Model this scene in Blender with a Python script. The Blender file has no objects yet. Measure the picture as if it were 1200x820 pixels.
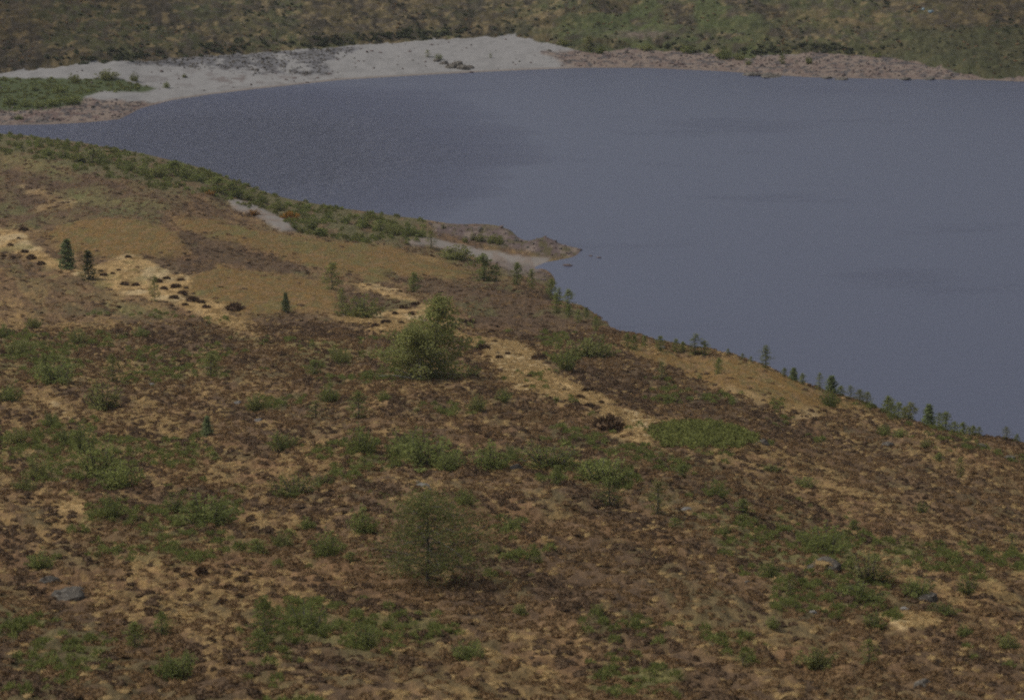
import bpy, math, random
import numpy as np
from mathutils import Vector

# ------------------------------------------------------------------ camera, sky, sun, exposure
S = bpy.context.scene
C = S.collection
random.seed(7)
rng = np.random.default_rng(11)

CAM_H = 150.0
PITCH = math.radians(14.1)
FPX = 3403.0                       # focal length in pixels of the 1200 px wide photograph
cam_data = bpy.data.cameras.new("camera")
cam_data.sensor_width = 36.0
cam_data.lens = 36.0 * FPX / 1200.0
cam_data.clip_start = 1.0
cam_data.clip_end = 20000.0
cam = bpy.data.objects.new("camera", cam_data)
C.objects.link(cam)
cam.location = (0, 0, CAM_H)
cam.rotation_euler = (math.pi / 2 - PITCH, 0, 0)
cam_data.dof.use_dof = True
cam_data.dof.focus_distance = 480.0
cam_data.dof.aperture_fstop = 0.7
S.camera = cam

SUN_EL, SUN_AZ = math.radians(52), math.radians(-75)
world = bpy.data.worlds.new("World")
S.world = world
world.use_nodes = True
wn, wl = world.node_tree.nodes, world.node_tree.links
sky = wn.new("ShaderNodeTexSky")
sky.sky_type = 'NISHITA'
sky.sun_disc = False
sky.sun_elevation = SUN_EL
sky.sun_rotation = SUN_AZ
sky.air_density = 1.0
sky.dust_density = 4.0
sky.ozone_density = 1.0
hs = wn.new("ShaderNodeHueSaturation")
hs.inputs['Saturation'].default_value = 0.45
wl.new(sky.outputs[0], hs.inputs['Color'])
wl.new(hs.outputs[0], wn['Background'].inputs['Color'])
wn['Background'].inputs['Strength'].default_value = 0.10

sd = bpy.data.lights.new("sun", 'SUN')
sd.energy = 1.3
sd.angle = math.radians(14)
sd.color = (1.0, 0.95, 0.88)
sun = bpy.data.objects.new("sun", sd)
C.objects.link(sun)
sdir = Vector((math.sin(SUN_AZ) * math.cos(SUN_EL), math.cos(SUN_AZ) * math.cos(SUN_EL), math.sin(SUN_EL)))
sun.rotation_euler = sdir.to_track_quat('Z', 'Y').to_euler()
sun.location = (0, 0, 400)

S.view_settings.view_transform = 'Standard'
S.view_settings.look = 'None'
S.view_settings.exposure = -0.13
S.view_settings.gamma = 1.0
S.view_settings.use_curve_mapping = False
S.render.engine = 'CYCLES'
S.cycles.filter_width = 2.15
S.cycles.use_denoising = False
S.cycles.sample_clamp_direct = 1.5
S.cycles.sample_clamp_indirect = 2.0
S.cycles.max_bounces = 5
S.cycles.diffuse_bounces = 2
S.cycles.volume_bounces = 0
S.cycles.transparent_max_bounces = 6

# ------------------------------------------------------------------ numpy noise and chart helpers
def _hash(ix, iy, seed):
    h = (ix.astype(np.int64) * 374761393 + iy.astype(np.int64) * 668265263 + seed * 974634777) & 0xffffffff
    h = ((h ^ (h >> 13)) * 1274126177) & 0xffffffff
    h = ((h ^ (h >> 15)) * 2246822519) & 0xffffffff
    return ((h ^ (h >> 16)) & 0xffffff) / float(0xffffff)

def vnoise(x, y, seed=0):
    ix, iy = np.floor(x), np.floor(y)
    fx, fy = x - ix, y - iy
    fx = fx * fx * fx * (fx * (fx * 6 - 15) + 10)
    fy = fy * fy * fy * (fy * (fy * 6 - 15) + 10)
    ix, iy = ix.astype(np.int64), iy.astype(np.int64)
    a, b = _hash(ix, iy, seed), _hash(ix + 1, iy, seed)
    c, d = _hash(ix, iy + 1, seed), _hash(ix + 1, iy + 1, seed)
    return (a * (1 - fx) + b * fx) * (1 - fy) + (c * (1 - fx) + d * fx) * fy

def fbm(x, y, seed=0, octs=4, gain=0.5):
    t, amp, tot = 0.0, 1.0, 0.0
    for k in range(octs):
        t = t + amp * vnoise(x * 2 ** k + 17.3 * k, y * 2 ** k - 9.1 * k, seed + k)
        tot += amp
        amp *= gain
    return t / tot

def sstep(a, b, x):
    t = np.clip((x - a) / (b - a), 0, 1)
    return t * t * (3 - 2 * t)

SP, CP = math.sin(PITCH), math.cos(PITCH)

def ray(px, py):
    """u = X/Y and w = dZ/dY of the sight line through a photo point."""
    a, b = (np.asarray(px, float) - 600) / FPX, (410 - np.asarray(py, float)) / FPX
    dy = CP + b * SP
    return a / dy, (-SP + b * CP) / dy

def chart(u, Y, Z):
    """photo position of a ground point: the chart in which plant patches were surveyed."""
    w = (Z - CAM_H) / Y
    b = (w * CP + SP) / (CP - w * SP)
    return 600 + u * (CP + b * SP) * FPX, 410 - b * FPX

# ------------------------------------------------------------------ terrain: survey points -> heights
def P_at(px, py, Y):
    u, w = ray(px, py)
    return u, Y, CAM_H + w * Y

def P_z(px, py, z):
    u, w = ray(px, py)
    return u, (z - CAM_H) / w, z

ctrl = []
cols = {
    -260: [(150, 860), (210, 770), (300, 580), (400, 420), (500, 320), (600, 240), (700, 190), (820, 150)],
    0:    [(175, 820), (205, 770), (250, 690), (290, 600), (345, 510), (400, 430), (500, 320), (600, 240), (700, 190), (820, 150)],
    250:  [(222, 745), (250, 700), (275, 640), (310, 580), (350, 505), (400, 425), (500, 315), (600, 240), (700, 190), (820, 150)],
    500:  [(318, 610), (345, 540), (380, 455), (430, 370), (520, 282), (620, 222), (720, 182), (820, 150)],
    640:  [(345, 590), (380, 480), (430, 385), (520, 285), (620, 222), (720, 182), (820, 150)],
    820:  [(430, 405), (480, 340), (520, 298), (620, 230), (720, 186), (820, 152)],
    1000: [(480, 372), (520, 330), (570, 285), (640, 234), (720, 192), (820, 155)],
    1200: [(535, 340), (580, 296), (640, 248), (720, 200), (820, 158)],
    1450: [(620, 330), (680, 260), (760, 200), (840, 160)],
}
for px, lst in cols.items():
    for py, Y in lst:
        ctrl.append(P_at(px, py, Y))
sil = [(640, 336, 610), (700, 370, 520), (760, 398, 470), (850, 411, 432), (900, 428, 415), (950, 450, 402),
       (1000, 463, 395), (1050, 483, 384), (1100, 499, 375), (1200, 517, 362), (1450, 590, 345)]
for px, py, Y in sil:
    u, Y, Z = P_at(px, py, Y)
    ctrl.append((u, Y, Z))
    ctrl.append((u, Y + 30, Z - 11.5))
    ctrl.append((u, Y + 30 + Z * 1.7, 0.0 if px > 660 else 1.0))
    ctrl.append((u, Y + 90 + Z * 1.7, -6.0))
shore_px = [-300, -100, 0, 60, 130, 200, 270, 330, 400, 470, 520, 600, 640, 680]
shore_py = [146, 153, 157, 163, 174, 188, 210, 231, 244, 254, 261, 271, 279, 292]
for px, py in zip(shore_px, shore_py):
    u, Y, Z = P_z(px, py, 0.0)
    ctrl.append((u, Y, 0.0))
    ctrl.append((u, Y + 60, -4.0))
    if px < 500:
        ctrl.append((u, Y - 25, 2.5))
for px, py, z in [(560, 282, .8), (600, 288, .6), (640, 296, .45), (660, 297, .35), (620, 304, .35), (560, 300, .7), (590, 310, .6), (530, 296, 1.8),
                  (626, 316, 0.0), (650, 308, -.1), (660, 318, -.8), (690, 312, -1.2), (690, 335, -2), (655, 312, -.4), (500, 288, 3.0), (440, 275, 4.0)]:
    ctrl.append(P_z(px, py, z))
for u in (-.5, -.2, 0, .2, .5):
    ctrl.append((u, 20, 146)); ctrl.append((u, 70, 124))
ctrl = np.array(ctrl)

def warpc(u, Y):
    return u * 12.0, np.log(Y) * 3.2

def tps_fit(pts):
    x, y = warpc(pts[:, 0], pts[:, 1])
    n = len(x)
    r2 = (x[:, None] - x) ** 2 + (y[:, None] - y) ** 2
    K = 0.5 * r2 * np.log(r2 + 1e-9)
    Pm = np.stack([np.ones(n), x, y], 1)
    A = np.block([[K + 2e-4 * np.eye(n), Pm], [Pm.T, np.zeros((3, 3))]])
    w = np.linalg.solve(A, np.concatenate([pts[:, 2], np.zeros(3)]))
    return x, y, w

TX, TY, TW = tps_fit(ctrl)

def tps(u, Y):
    x, y = warpc(u, Y)
    out = TW[-3] + TW[-2] * x + TW[-1] * y
    for i in range(len(TX)):
        r2 = (x - TX[i]) ** 2 + (y - TY[i]) ** 2
        out += TW[i] * 0.5 * r2 * np.log(r2 + 1e-9)
    return out

us, Ys_, _ = np.array([P_z(px, py, 0.0) for px, py in zip(shore_px, shore_py)]).T
us = np.append(us, [.028, .05, .2, .9]); Ys_ = np.append(Ys_, [660, 640, 520, 500])
def near_edge(u):
    return np.interp(u, us, Ys_)

fs = [(-400, 152), (-100, 150), (0, 147), (60, 146), (100, 144), (140, 140), (152, 134), (165, 127), (200, 118), (250, 110.5), (300, 104.5), (400, 94),
      (500, 88), (600, 83), (680, 80), (760, 80), (850, 84), (900, 88), (950, 91), (1050, 93), (1150, 94), (1200, 96), (1600, 104)]
ft = [(-400, 95), (-100, 90), (0, 86), (60, 79), (100, 75), (150, 71), (250, 66), (350, 58), (430, 52), (500, 47), (560, 43), (600, 42), (625, 46),
      (650, 52), (690, 60), (740, 56), (800, 61), (850, 66), (880, 68), (940, 62), (1035, 65), (1100, 80), (1150, 90), (1200, 92), (1600, 96)]
BS = 0.06
fu, fY, _ = np.array([P_z(px, py, 0.0) for px, py in fs]).T
def far_shore(u):
    return np.interp(u, fu, fY)
tu, tY = [], []
for px, py in ft:
    u, w = ray(px, py)
    y0 = far_shore(u)
    tu.append(float(u)); tY.append(float((CAM_H + BS * y0) / (-w + BS)))
def far_top(u):
    return np.interp(u, tu, tY)

def smooth_height(u, Y):
    near = tps(u, Y) - 0.25 * np.clip(Y - near_edge(u) - 12, 0, None)
    near = np.minimum(near, CAM_H - 1.2 - 0.385 * Y + 6 * np.clip(Y - 142, 0, None))       # the slope falls away below the viewer's feet
    near = np.maximum(near, -12)
    s = Y - far_shore(u)
    wid = far_top(u) - far_shore(u)
    t = s - wid
    X = u * Y
    hill = 0.2 * np.clip(t, 0, None) + 1.2 * sstep(0, 8, t)
    hill = hill + sstep(0, 60, t) * 5 * (fbm(X / 70, Y / 70, 40, 3) - .5)
    hill = np.where(hill > 30, 30 + 45 * np.tanh((hill - 30) / 110), hill)
    far = np.where(s < 0, np.maximum(s * 0.07, -12), BS * np.minimum(s, wid) + hill)
    return np.maximum(near, far), near >= far, s, t

# grid: columns in u = X/Y, rows in Y
uc = np.concatenate([np.linspace(-.9, -.25, 36)[:-1], np.linspace(-.25, .25, 800), np.linspace(.25, .9, 36)[1:]])
Yr = np.concatenate([np.linspace(6, 128, 26)[:-1], np.exp(np.linspace(math.log(128), math.log(860), 620))[:-1],
                     np.linspace(860, 1130, 300)[:-1], np.exp(np.linspace(math.log(1130), math.log(5200), 70))])
NU, NY = len(uc), len(Yr)
U, Y = np.meshgrid(uc, Yr)
X = U * Y
Z0, is_near, SFAR, TFAR = smooth_height(U, Y)
PX, PY = chart(U, Y, Z0)
visible_near = is_near & (Y < np.interp(PX, [600, 692, 694, 760, 850, 1000, 1200, 1450], [900, 900, 540, 485, 447, 410, 377, 360]))

# ------------------------------------------------------------------ surveyed plant patches (photo chart)
def poly_sd(pts, px, py, pad=25, ys=2.0):
    """signed distance (inside positive) to a polygon, vertical stretched by ys."""
    pts = np.array(pts, float)
    out = np.full(px.shape, -99.0)
    m = (px > pts[:, 0].min() - pad) & (px < pts[:, 0].max() + pad) & (py > pts[:, 1].min() - pad) & (py < pts[:, 1].max() + pad)
    x, y = px[m], py[m] * ys
    qx, qy = pts[:, 0], pts[:, 1] * ys
    d = np.full(x.shape, 1e9)
    ins = np.zeros(x.shape, bool)
    n = len(pts)
    for i in range(n):
        x0, y0, x1, y1 = qx[i - 1], qy[i - 1], qx[i], qy[i]
        ex, ey = x1 - x0, y1 - y0
        t = np.clip(((x - x0) * ex + (y - y0) * ey) / (ex * ex + ey * ey + 1e-9), 0, 1)
        d = np.minimum(d, np.hypot(x - x0 - t * ex, y - y0 - t * ey))
        c = ((y0 > y) != (y1 > y)) & (x < (x1 - x0) * (y - y0) / (y1 - y0 + 1e-12) + x0)
        ins ^= c
    out[m] = np.where(ins, d, -d)
    return out

warp1 = (fbm(X / 9, Y / 30, 3, 4) - .5)
warp2 = (fbm(X / 3.2, Y / 12, 5, 3) - .5)
def patch(polys, soft=5, wob=26, ok=None):
    m = np.zeros(PX.shape)
    for p in polys:
        sd_ = poly_sd(p, PX, PY)
        m = np.maximum(m, sstep(-soft, soft, sd_ + wob * (warp1 + .7 * warp2)))
    return m * (visible_near if ok is None else ok)

ochre_polys = [
    [(48, 272), (75, 262), (115, 254), (150, 254), (190, 268), (215, 280), (222, 293), (200, 302), (170, 303), (120, 302), (80, 294), (55, 283)],
    [(206, 253), (250, 256), (300, 267), (350, 275), (420, 283), (470, 290), (520, 303), (556, 320), (545, 328), (500, 323), (440, 325), (400, 322), (350, 305), (300, 292), (250, 280), (215, 268)],
    [(248, 305), (300, 314), (380, 325), (400, 345), (398, 367), (340, 366), (290, 372), (240, 347), (212, 330), (228, 318)],
    [(735, 402), (830, 413), (890, 426), (950, 453), (1010, 466), (1035, 480), (960, 480), (900, 472), (850, 455), (800, 442), (755, 426)],
]
straw_polys = [
    [(-5, 262), (25, 268), (50, 292), (90, 308), (150, 300), (205, 303), (225, 325), (215, 345), (250, 352), (290, 376), (300, 388), (255, 377), (200, 352), (150, 342), (95, 326), (60, 312), (30, 300), (-5, 290)],
    [(400, 325), (430, 330), (480, 345), (510, 360), (545, 384), (600, 398), (645, 424), (695, 450), (722, 468), (700, 478), (660, 472), (620, 456), (590, 440), (575, 420), (560, 405), (535, 392), (500, 372), (480, 362), (450, 350), (420, 338)],
    [(362, 368), (400, 372), (440, 366), (470, 352), (500, 362), (490, 385), (450, 384), (410, 381), (380, 376)],
    [(690, 462), (735, 478), (800, 492), (760, 500), (765, 515), (720, 503), (700, 488)],
    [(60, 470), (90, 482), (95, 492), (70, 490)],
    [(55, 585), (95, 588), (100, 598), (70, 598)],
    [(1035, 715), (1090, 712), (1110, 725), (1060, 728)],
]
thin_straw_polys = [
    [(0, 210), (40, 218), (90, 232), (80, 240), (30, 226)], [(40, 236), (80, 238), (78, 243), (45, 241)],
    [(880, 470), (950, 482), (965, 492), (910, 486)], [(1000, 480), (1040, 488), (1035, 498), (1010, 490)],
    [(855, 455), (895, 470), (890, 478), (860, 464)], [(480, 296), (520, 303), (512, 306), (480, 300)],
]
olive_polys = [
    [(60, 222), (130, 224), (200, 234), (215, 242), (160, 246), (100, 240), (65, 230)],
    [(140, 424), (190, 412), (235, 428), (215, 441), (150, 441)], [(0, 400), (40, 395), (90, 420), (80, 450), (30, 450), (0, 430)],
    [(130, 355), (200, 358), (205, 368), (150, 372)], [(0, 165), (50, 172), (90, 190), (60, 205), (0, 190)],
    [(690, 780), (740, 770), (790, 785), (760, 800), (700, 800)], [(840, 640), (1000, 620), (1140, 640), (1130, 655), (1000, 650), (860, 660)],
    [(280, 385), (380, 395), (440, 410), (380, 415), (290, 402)],
]
band_polys = [
    [(-5, 190), (60, 200), (150, 226), (205, 250), (150, 252), (70, 262), (-5, 256)],
    [(150, 378), (230, 372), (300, 402), (440, 416), (475, 440), (380, 452), (250, 442)],
    [(560, 425), (640, 475), (700, 492), (770, 530), (860, 540), (840, 560), (700, 530), (600, 500), (540, 450)],
    [(560, 640), (700, 630), (860, 690), (840, 720), (700, 700), (600, 690)],
    [(0, 690), (120, 700), (160, 760), (300, 800), (300, 830), (-10, 830)],
    [(960, 735), (1080, 730), (1210, 760), (1210, 830), (1000, 800)],
    [(950, 500), (1080, 540), (1200, 560), (1200, 600), (1100, 590), (980, 540)],
]
heath_polys = [
    [(170, 297), (215, 300), (250, 305), (248, 316), (205, 320), (180, 309)],
    [(210, 268), (260, 276), (320, 297), (360, 318), (330, 322), (270, 308), (225, 298)],
    [(300, 368), (350, 364), (400, 375), (450, 398), (440, 412), (380, 400), (310, 385)],
    [(395, 345), (440, 338), (490, 352), (492, 362), (440, 364), (400, 370)],
    [(640, 424), (700, 405), (800, 440), (900, 475), (960, 500), (900, 515), (820, 492), (740, 478), (705, 452)],
    [(460, 322), (560, 325), (640, 345), (720, 390), (700, 402), (620, 395), (560, 380), (520, 352)],
    [(690, 488), (715, 484), (735, 495), (725, 501), (695, 495)],
]
mixed_polys = [
    [(395, 446), (440, 443), (500, 448), (530, 460), (480, 470), (430, 470), (400, 462)],
    [(1030, 640), (1080, 655), (1150, 670), (1185, 700), (1160, 712), (1110, 700), (1060, 680), (1030, 660)],
    [(165, 695), (230, 690), (275, 715), (280, 738), (240, 752), (195, 738)],
    [(155, 630), (180, 650), (240, 655), (280, 672), (262, 694), (200, 690), (170, 668)],
    [(350, 512), (400, 516), (425, 535), (400, 538), (370, 528)],
    [(640, 690), (680, 720), (700, 750), (660, 748), (640, 720)],
    [(885, 530), (950, 541), (1000, 560), (1060, 580), (1098, 600), (1040, 602), (980, 584), (920, 572), (880, 552)],
    [(735, 612), (800, 622), (820, 640), (780, 640), (740, 628)],
    [(820, 525), (900, 528), (930, 545), (880, 548), (830, 538)],
]
ochre = patch(ochre_polys, 9, 30)
mixed = patch(mixed_polys, 14, 30)
straw = patch(straw_polys, 5, 18)
straw = np.maximum(straw, patch(thin_straw_polys, 8, 30) * .5)
olive = patch(olive_polys, 14, 40)
heath = patch(heath_polys, 5, 30)
band = patch(band_polys, 16, 34)
straw *= 1 - heath * .9
ochre *= 1 - heath * .9

# straggling streaks of straw and green in the heather
sx, sy = X + Y * .27, Y - X * .27
st1 = fbm(sx / 1.5, sy / 11, 21, 5, .66)
st2 = fbm(sx / 11, sy / 34, 31, 3)
st3 = fbm(sx / .55, sy / 3.4, 36, 4, .7)
low = fbm(X / 40, Y / 90, 51, 3) + mixed * .85
boost = np.zeros(PX.shape)
for (bx, by, rx, ry, am) in [(90, 480, 140, 120, .10), (210, 690, 120, 60, .07), (60, 760, 160, 60, -.09), (560, 690, 200, 80, -.04), (1000, 590, 150, 45, .08),
                             (1000, 470, 130, 35, .05), (150, 225, 200, 40, -.09), (300, 420, 150, 40, -.06), (820, 470, 130, 30, -.12), (640, 365, 90, 30, -.10),
                             (330, 540, 120, 40, .05), (640, 740, 60, 50, .06), (1130, 770, 120, 60, -.06), (850, 700, 110, 60, .02), (1080, 660, 100, 50, .05), (700, 640, 80, 50, -.05)]:
    boost += am * np.exp(-(((PX - bx) / rx) ** 2 + ((PY - by) / ry) ** 2))
dist_fade = 1 - .35 * sstep(420, 640, Y)
upper_left = np.exp(-(((PX - 60) / 150) ** 2 + ((PY - 225) / 32) ** 2)) * visible_near * (1 - ochre)
halo = patch(straw_polys, 45, 50)
boost += .11 * halo * (1 - heath)
streak = sstep(.51, .71, st1 + (st2 - .5) * .42 + (low - .5) * .18 + boost) * visible_near * dist_fade * (1 - .7 * upper_left)
streak *= (1 - .6 * band) * (1 - .9 * heath)
streak *= .16 + .62 * sstep(.38, .60, st3)
gn = fbm(X / 7, Y / 20, 61, 4)
gboost = np.zeros(PX.shape)
for (bx, by, rx, ry, am) in [(130, 540, 70, 50, .16), (500, 520, 70, 35, .2), (690, 545, 70, 35, .2), (70, 420, 80, 30, .14), (350, 720, 90, 45, .14), (240, 600, 60, 25, .14),
                             (990, 640, 80, 40, .12), (420, 590, 80, 60, .06), (730, 790, 60, 18, .30), (940, 770, 80, 40, .12), (1010, 700, 60, 25, .12), (420, 480, 60, 50, .08),
                             (150, 770, 80, 40, .03), (250, 430, 40, 25, .14), (860, 600, 80, 40, .1), (60, 640, 60, 30, .02), (1140, 640, 60, 30, .1), (560, 760, 70, 40, .06)]:
    gboost += am * np.exp(-(((PX - bx) / rx) ** 2 + ((PY - by) / ry) ** 2))
green = sstep(.60, .76, gn + gboost + (st1 - .5) * .25) * visible_near * .8
shore_green = np.zeros(PX.shape)
sg_poly = [[(-10, 154), (60, 160), (130, 170), (200, 183), (270, 204), (330, 226), (400, 239), (500, 256), (508, 278), (470, 286), (400, 280), (350, 270), (330, 258), (290, 240), (220, 222), (130, 208), (70, 190), (-10, 172)]]
shore_green = patch(sg_poly, 8, 20)
sand_near = patch([[(268, 232), (290, 236), (325, 250), (346, 268), (330, 270), (300, 254), (275, 242)],
                   [(478, 283), (500, 277), (560, 290), (620, 300), (646, 303), (628, 318), (606, 322), (585, 310), (550, 300), (510, 290)]], 3, 8)
spit_rock = patch([[(500, 258), (560, 264), (620, 270), (660, 280), (705, 292), (700, 303), (660, 302), (640, 302), (600, 293), (560, 285), (510, 272)]], 5, 14)
spit_rock = np.maximum(spit_rock, patch([[(585, 300), (640, 318), (636, 330), (600, 322), (570, 310)]], 5, 14) * .6)

# detail relief
near_land = is_near & (Z0 > 0.2)
inland = sstep(0.3, 4.0, Z0) * is_near
rough = inland * (1 - .85 * ochre) * (1 - .55 * straw) * (1 - sand_near)
far_land = ~is_near
farhill = far_land & (TFAR > -1 + 7 * warp1 + 5 * warp2)
relief = rough * (-.45 + 1.5 * (fbm(X / 13, Y / 22, 71, 3) - .5) + .9 * (fbm(X / 3.2, Y / 5, 72, 3) - .5) + .42 * (vnoise(X / .8, Y / 1.2, 73) - .5))
relief += (ochre * inland) * .5 * (fbm(X / 5, Y / 8, 74, 3) - .5)
relief += sstep(0, 4, TFAR) * far_land * (2.6 * (fbm(X / 14, Y / 14, 75, 4) - .5) + .9 * (vnoise(X / 2.2, Y / 2.2, 76) - .5))
relief += spit_rock * .35 * (vnoise(X / 1.3, Y / 1.6, 77) - .35) * sstep(.05, .5, Z0)
relief += (far_land & (SFAR > 0)) * sstep(0, 4, SFAR) * .25 * (fbm(X / 6, Y / 6, 78, 3) - .5)
Z = Z0 + relief
Z[Y > 5000] -= 60

# ------------------------------------------------------------------ ground colours (dry, in daylight)
def col(*c):
    return np.array(c)
HEATH, HEATH_D, HEATH_R = col(.168, .106, .056), col(.110, .071, .041), col(.210, .118, .054)
STRAW, STRAW_P, OCHRE = col(.40, .265, .112), col(.44, .335, .180), col(.212, .127, .040)
OLIVE, GREEN, GREEN_D = col(.185, .160, .062), col(.125, .150, .048), col(.072, .088, .036)
SAND, PINK, STONE, REDST = col(.290, .278, .262), col(.240, .186, .146), col(.135, .13, .132), col(.150, .102, .085)

def mix(a, b, t):
    return a * (1 - t[..., None]) + b * t[..., None]

base = np.broadcast_to(HEATH, PX.shape + (3,)).copy()
base = mix(base, HEATH_D, sstep(.42, .62, fbm(sx / 1.0, sy / 5, 81, 4, .65)))
base = mix(base, col(.25, .15, .07), mixed * .6)
base = mix(base, col(.235, .145, .070), .65 * sstep(.45, .64, fbm(sx / 3.2, sy / 17, 101, 4, .6) + (low - .5) * .2 + boost) * visible_near)
base = mix(base, HEATH_D * .9, .7 * np.exp(-((np.clip(PX + 20, 0, None) / 260) ** 2 + ((PY - 840) / 110) ** 2)))  # lens vignetting painted into the heather: darker towards the lower left corner
base = mix(base, HEATH_R, .55 * sstep(.5, .7, fbm(X / 11, Y / 25, 82, 3)))
base = mix(base, HEATH_D * 1.05, np.clip(heath * .85 + band * .45 + upper_left * .6, 0, 1))
base = mix(base, OLIVE * .9, (1 - .8 * heath) * .38 * sstep(.48, .66, fbm(sx / 4, sy / 14, 83, 4)) * visible_near)
base = mix(base, OLIVE, np.clip(olive, 0, 1) * .8)
grassmix = STRAW * .62 + OCHRE * .38
base = mix(base, grassmix, streak)
base = mix(base, OCHRE, ochre)
och_v = fbm(X / 1.2, Y / 6, 84, 5, .7)
base = mix(base, col(.170, .135, .050), ochre * sstep(.46, .62, och_v) * .75)
base = mix(base, col(.27, .165, .08), ochre * sstep(.5, .68, fbm(X / 1.1, Y / 5, 85, 5, .7)) * .6)
base = mix(base, STRAW * 1.16, straw * (.75 + .25 * sstep(.36, .56, st3)))
base = mix(base, STRAW_P * 1.15, straw * sstep(.5, .65, fbm(X / 5, Y / 14, 86, 3)) * .7)
base = mix(base, OCHRE * .9, straw * sstep(.52, .62, fbm(X / 1.6, Y / 4.5, 87, 4, .6)) * .75)
base = mix(base, GREEN, green * .42)
base = mix(base, col(.125, .118, .052), shore_green * .8)
base = mix(base, HEATH, shore_green * sstep(.52, .66, fbm(X / 4, Y / 12, 146, 3)) * .7)
base = mix(base, STONE * 1.25 + PINK * .15, sand_near * .25)
base = mix(base, col(.262, .232, .200), sand_near)
base = mix(base, PINK, sand_near * sstep(.5, .6, fbm(X / 2, Y / 6, 88, 3)) * .75)
rv = fbm(X / 1.8, Y / 5, 89, 4, .65)
base = mix(base, REDST * .75 + STONE * .2, spit_rock)
base = mix(base, OLIVE * .55, spit_rock * sstep(.52, .6, rv) * .8)
base = mix(base, PINK, spit_rock * sstep(.56, .64, fbm(X / 2.2, Y / 6, 90, 4, .6)) * .8)
# far side
fn1, fn2, fn3 = fbm(X / 7, Y / 9, 91, 4, .6), fbm(X / 22, Y / 22, 92, 3), fbm(X / 3.0, Y / 4.5, 93, 4, .65)
fh = np.broadcast_to(col(.130, .104, .050), PX.shape + (3,)).copy()
fh = mix(fh, col(.070, .058, .036), sstep(.45, .58, fn1))
fh = mix(fh, col(.105, .112, .046), sstep(.45, .62, fn2) * .75)
fh = mix(fh, col(.27, .205, .105), sstep(.55, .66, fn3) * .8)
fh = mix(fh, col(.10, .082, .06), sstep(.52, .64, fbm(X / 2.2, Y / 3.4, 94, 3)) * .7)
greener = sstep(60, 250, PX - 480) * (1 - sstep(0, 160, PX - 830))
fh = mix(fh, col(.105, .128, .046), greener * .8 * sstep(.4, .6, fbm(X / 12, Y / 12, 95, 3)))
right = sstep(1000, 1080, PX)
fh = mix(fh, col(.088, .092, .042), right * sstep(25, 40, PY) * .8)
fh = mix(fh, col(.26, .19, .09), np.exp(-(((PX - 1000) / 55) ** 2 + ((PY - 20) / 10) ** 2)) * sstep(.42, .55, fn1) * .9)
fh = mix(fh, PINK * .85, np.exp(-(((PX - 752) / 32) ** 2 + ((PY - 42) / 7) ** 2)) * sstep(.4, .6, fn3 + .06) * far_land)
far_ok = far_land & (Y < 1400)
bn = fbm(X / 3.5, Y / 5, 96, 4, .6)
beach = mix(np.broadcast_to(SAND, PX.shape + (3,)).copy(), SAND * .88, sstep(.45, .65, bn))
def fpatch(p, soft=4, wob=12):
    return patch(p, soft, wob, far_ok)
stonefield = fpatch([[(150, 74), (185, 68), (260, 66), (340, 60), (400, 54), (420, 57), (400, 68), (375, 72), (388, 86), (340, 88), (290, 86), (240, 80)]])
redshore = fpatch([[(-40, 126), (40, 128), (100, 116), (150, 120), (200, 122), (165, 130), (145, 143), (90, 148), (-40, 152)]])
pinkshore = fpatch([[(640, 62), (700, 55), (760, 50), (800, 62), (900, 68), (960, 58), (1050, 62), (1110, 78), (1210, 90), (1210, 100), (1050, 98), (900, 92), (780, 84), (690, 82), (660, 76)]], 6, 14)
greenbank = fpatch([[(-40, 92), (30, 92), (80, 93), (130, 92), (182, 104), (160, 108), (120, 106), (100, 112), (92, 122), (50, 128), (-40, 130)]], 3, 7)
edge_rim = np.exp(-((SFAR - 1.2) / 1.6) ** 2) * far_land
beach = mix(beach, STONE * 1.15, stonefield * .8 * sstep(.34, .50, fbm(X / 5, Y / 6, 99, 3)))
beach = mix(beach, STONE * .6, stonefield * sstep(.5, .62, bn) * .7)
beach = mix(beach, PINK, np.clip(redshore + pinkshore, 0, 1))
beach = mix(beach, REDST, np.clip(redshore * .9 + pinkshore * .55, 0, 1) * sstep(.47, .58, fbm(X / 2.6, Y / 4, 97, 4, .6)))
beach = mix(beach, STONE * .55, np.clip(redshore + pinkshore, 0, 1) * sstep(.54, .62, fbm(X / 1.8, Y / 3, 98, 4, .6)) * .8)
beach = mix(beach, PINK * .85, edge_rim * .7)
beach = mix(beach, REDST * .9, sstep(.58, .64, bn) * .5 * np.exp(-(((PX - 270) / 90) ** 2 + ((PY - 92) / 9) ** 2)))
beach = mix(beach, GREEN_D * 1.1, greenbank)
beachy = far_land & ~farhill
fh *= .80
corner_vignette = np.clip((1 - sstep(40, 330, PX)) + sstep(1040, 1190, PX) * .8, 0, 1) * (1 - .6 * sstep(40, 80, PY))  # corner vignetting painted into the far hill colour, top left and top right
fh = mix(fh, fh * col(.62, .58, .52), corner_vignette * .8)
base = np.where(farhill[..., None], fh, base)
base = np.where(beachy[..., None], beach, base)
base = np.where((far_land & (SFAR < 0))[..., None], STONE * .5, base)
heath_density = (.35 + .65 * sstep(.36, .56, fbm(sx / 2.6, sy / 15, 133, 3))) * inland * visible_near * (1 - ochre * .97) * (1 - straw * .985) * (1 - streak * .88) * (1 + .6 * heath) * (1 - sand_near) * (1 - shore_green * .9) * (1 - spit_rock * .9)
straw_density = np.clip(np.maximum(straw, streak) + ochre * .5, 0, 1) * visible_near * (1 - sand_near)
green_density = np.clip(green + olive * .18, 0, 1) * visible_near

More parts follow.
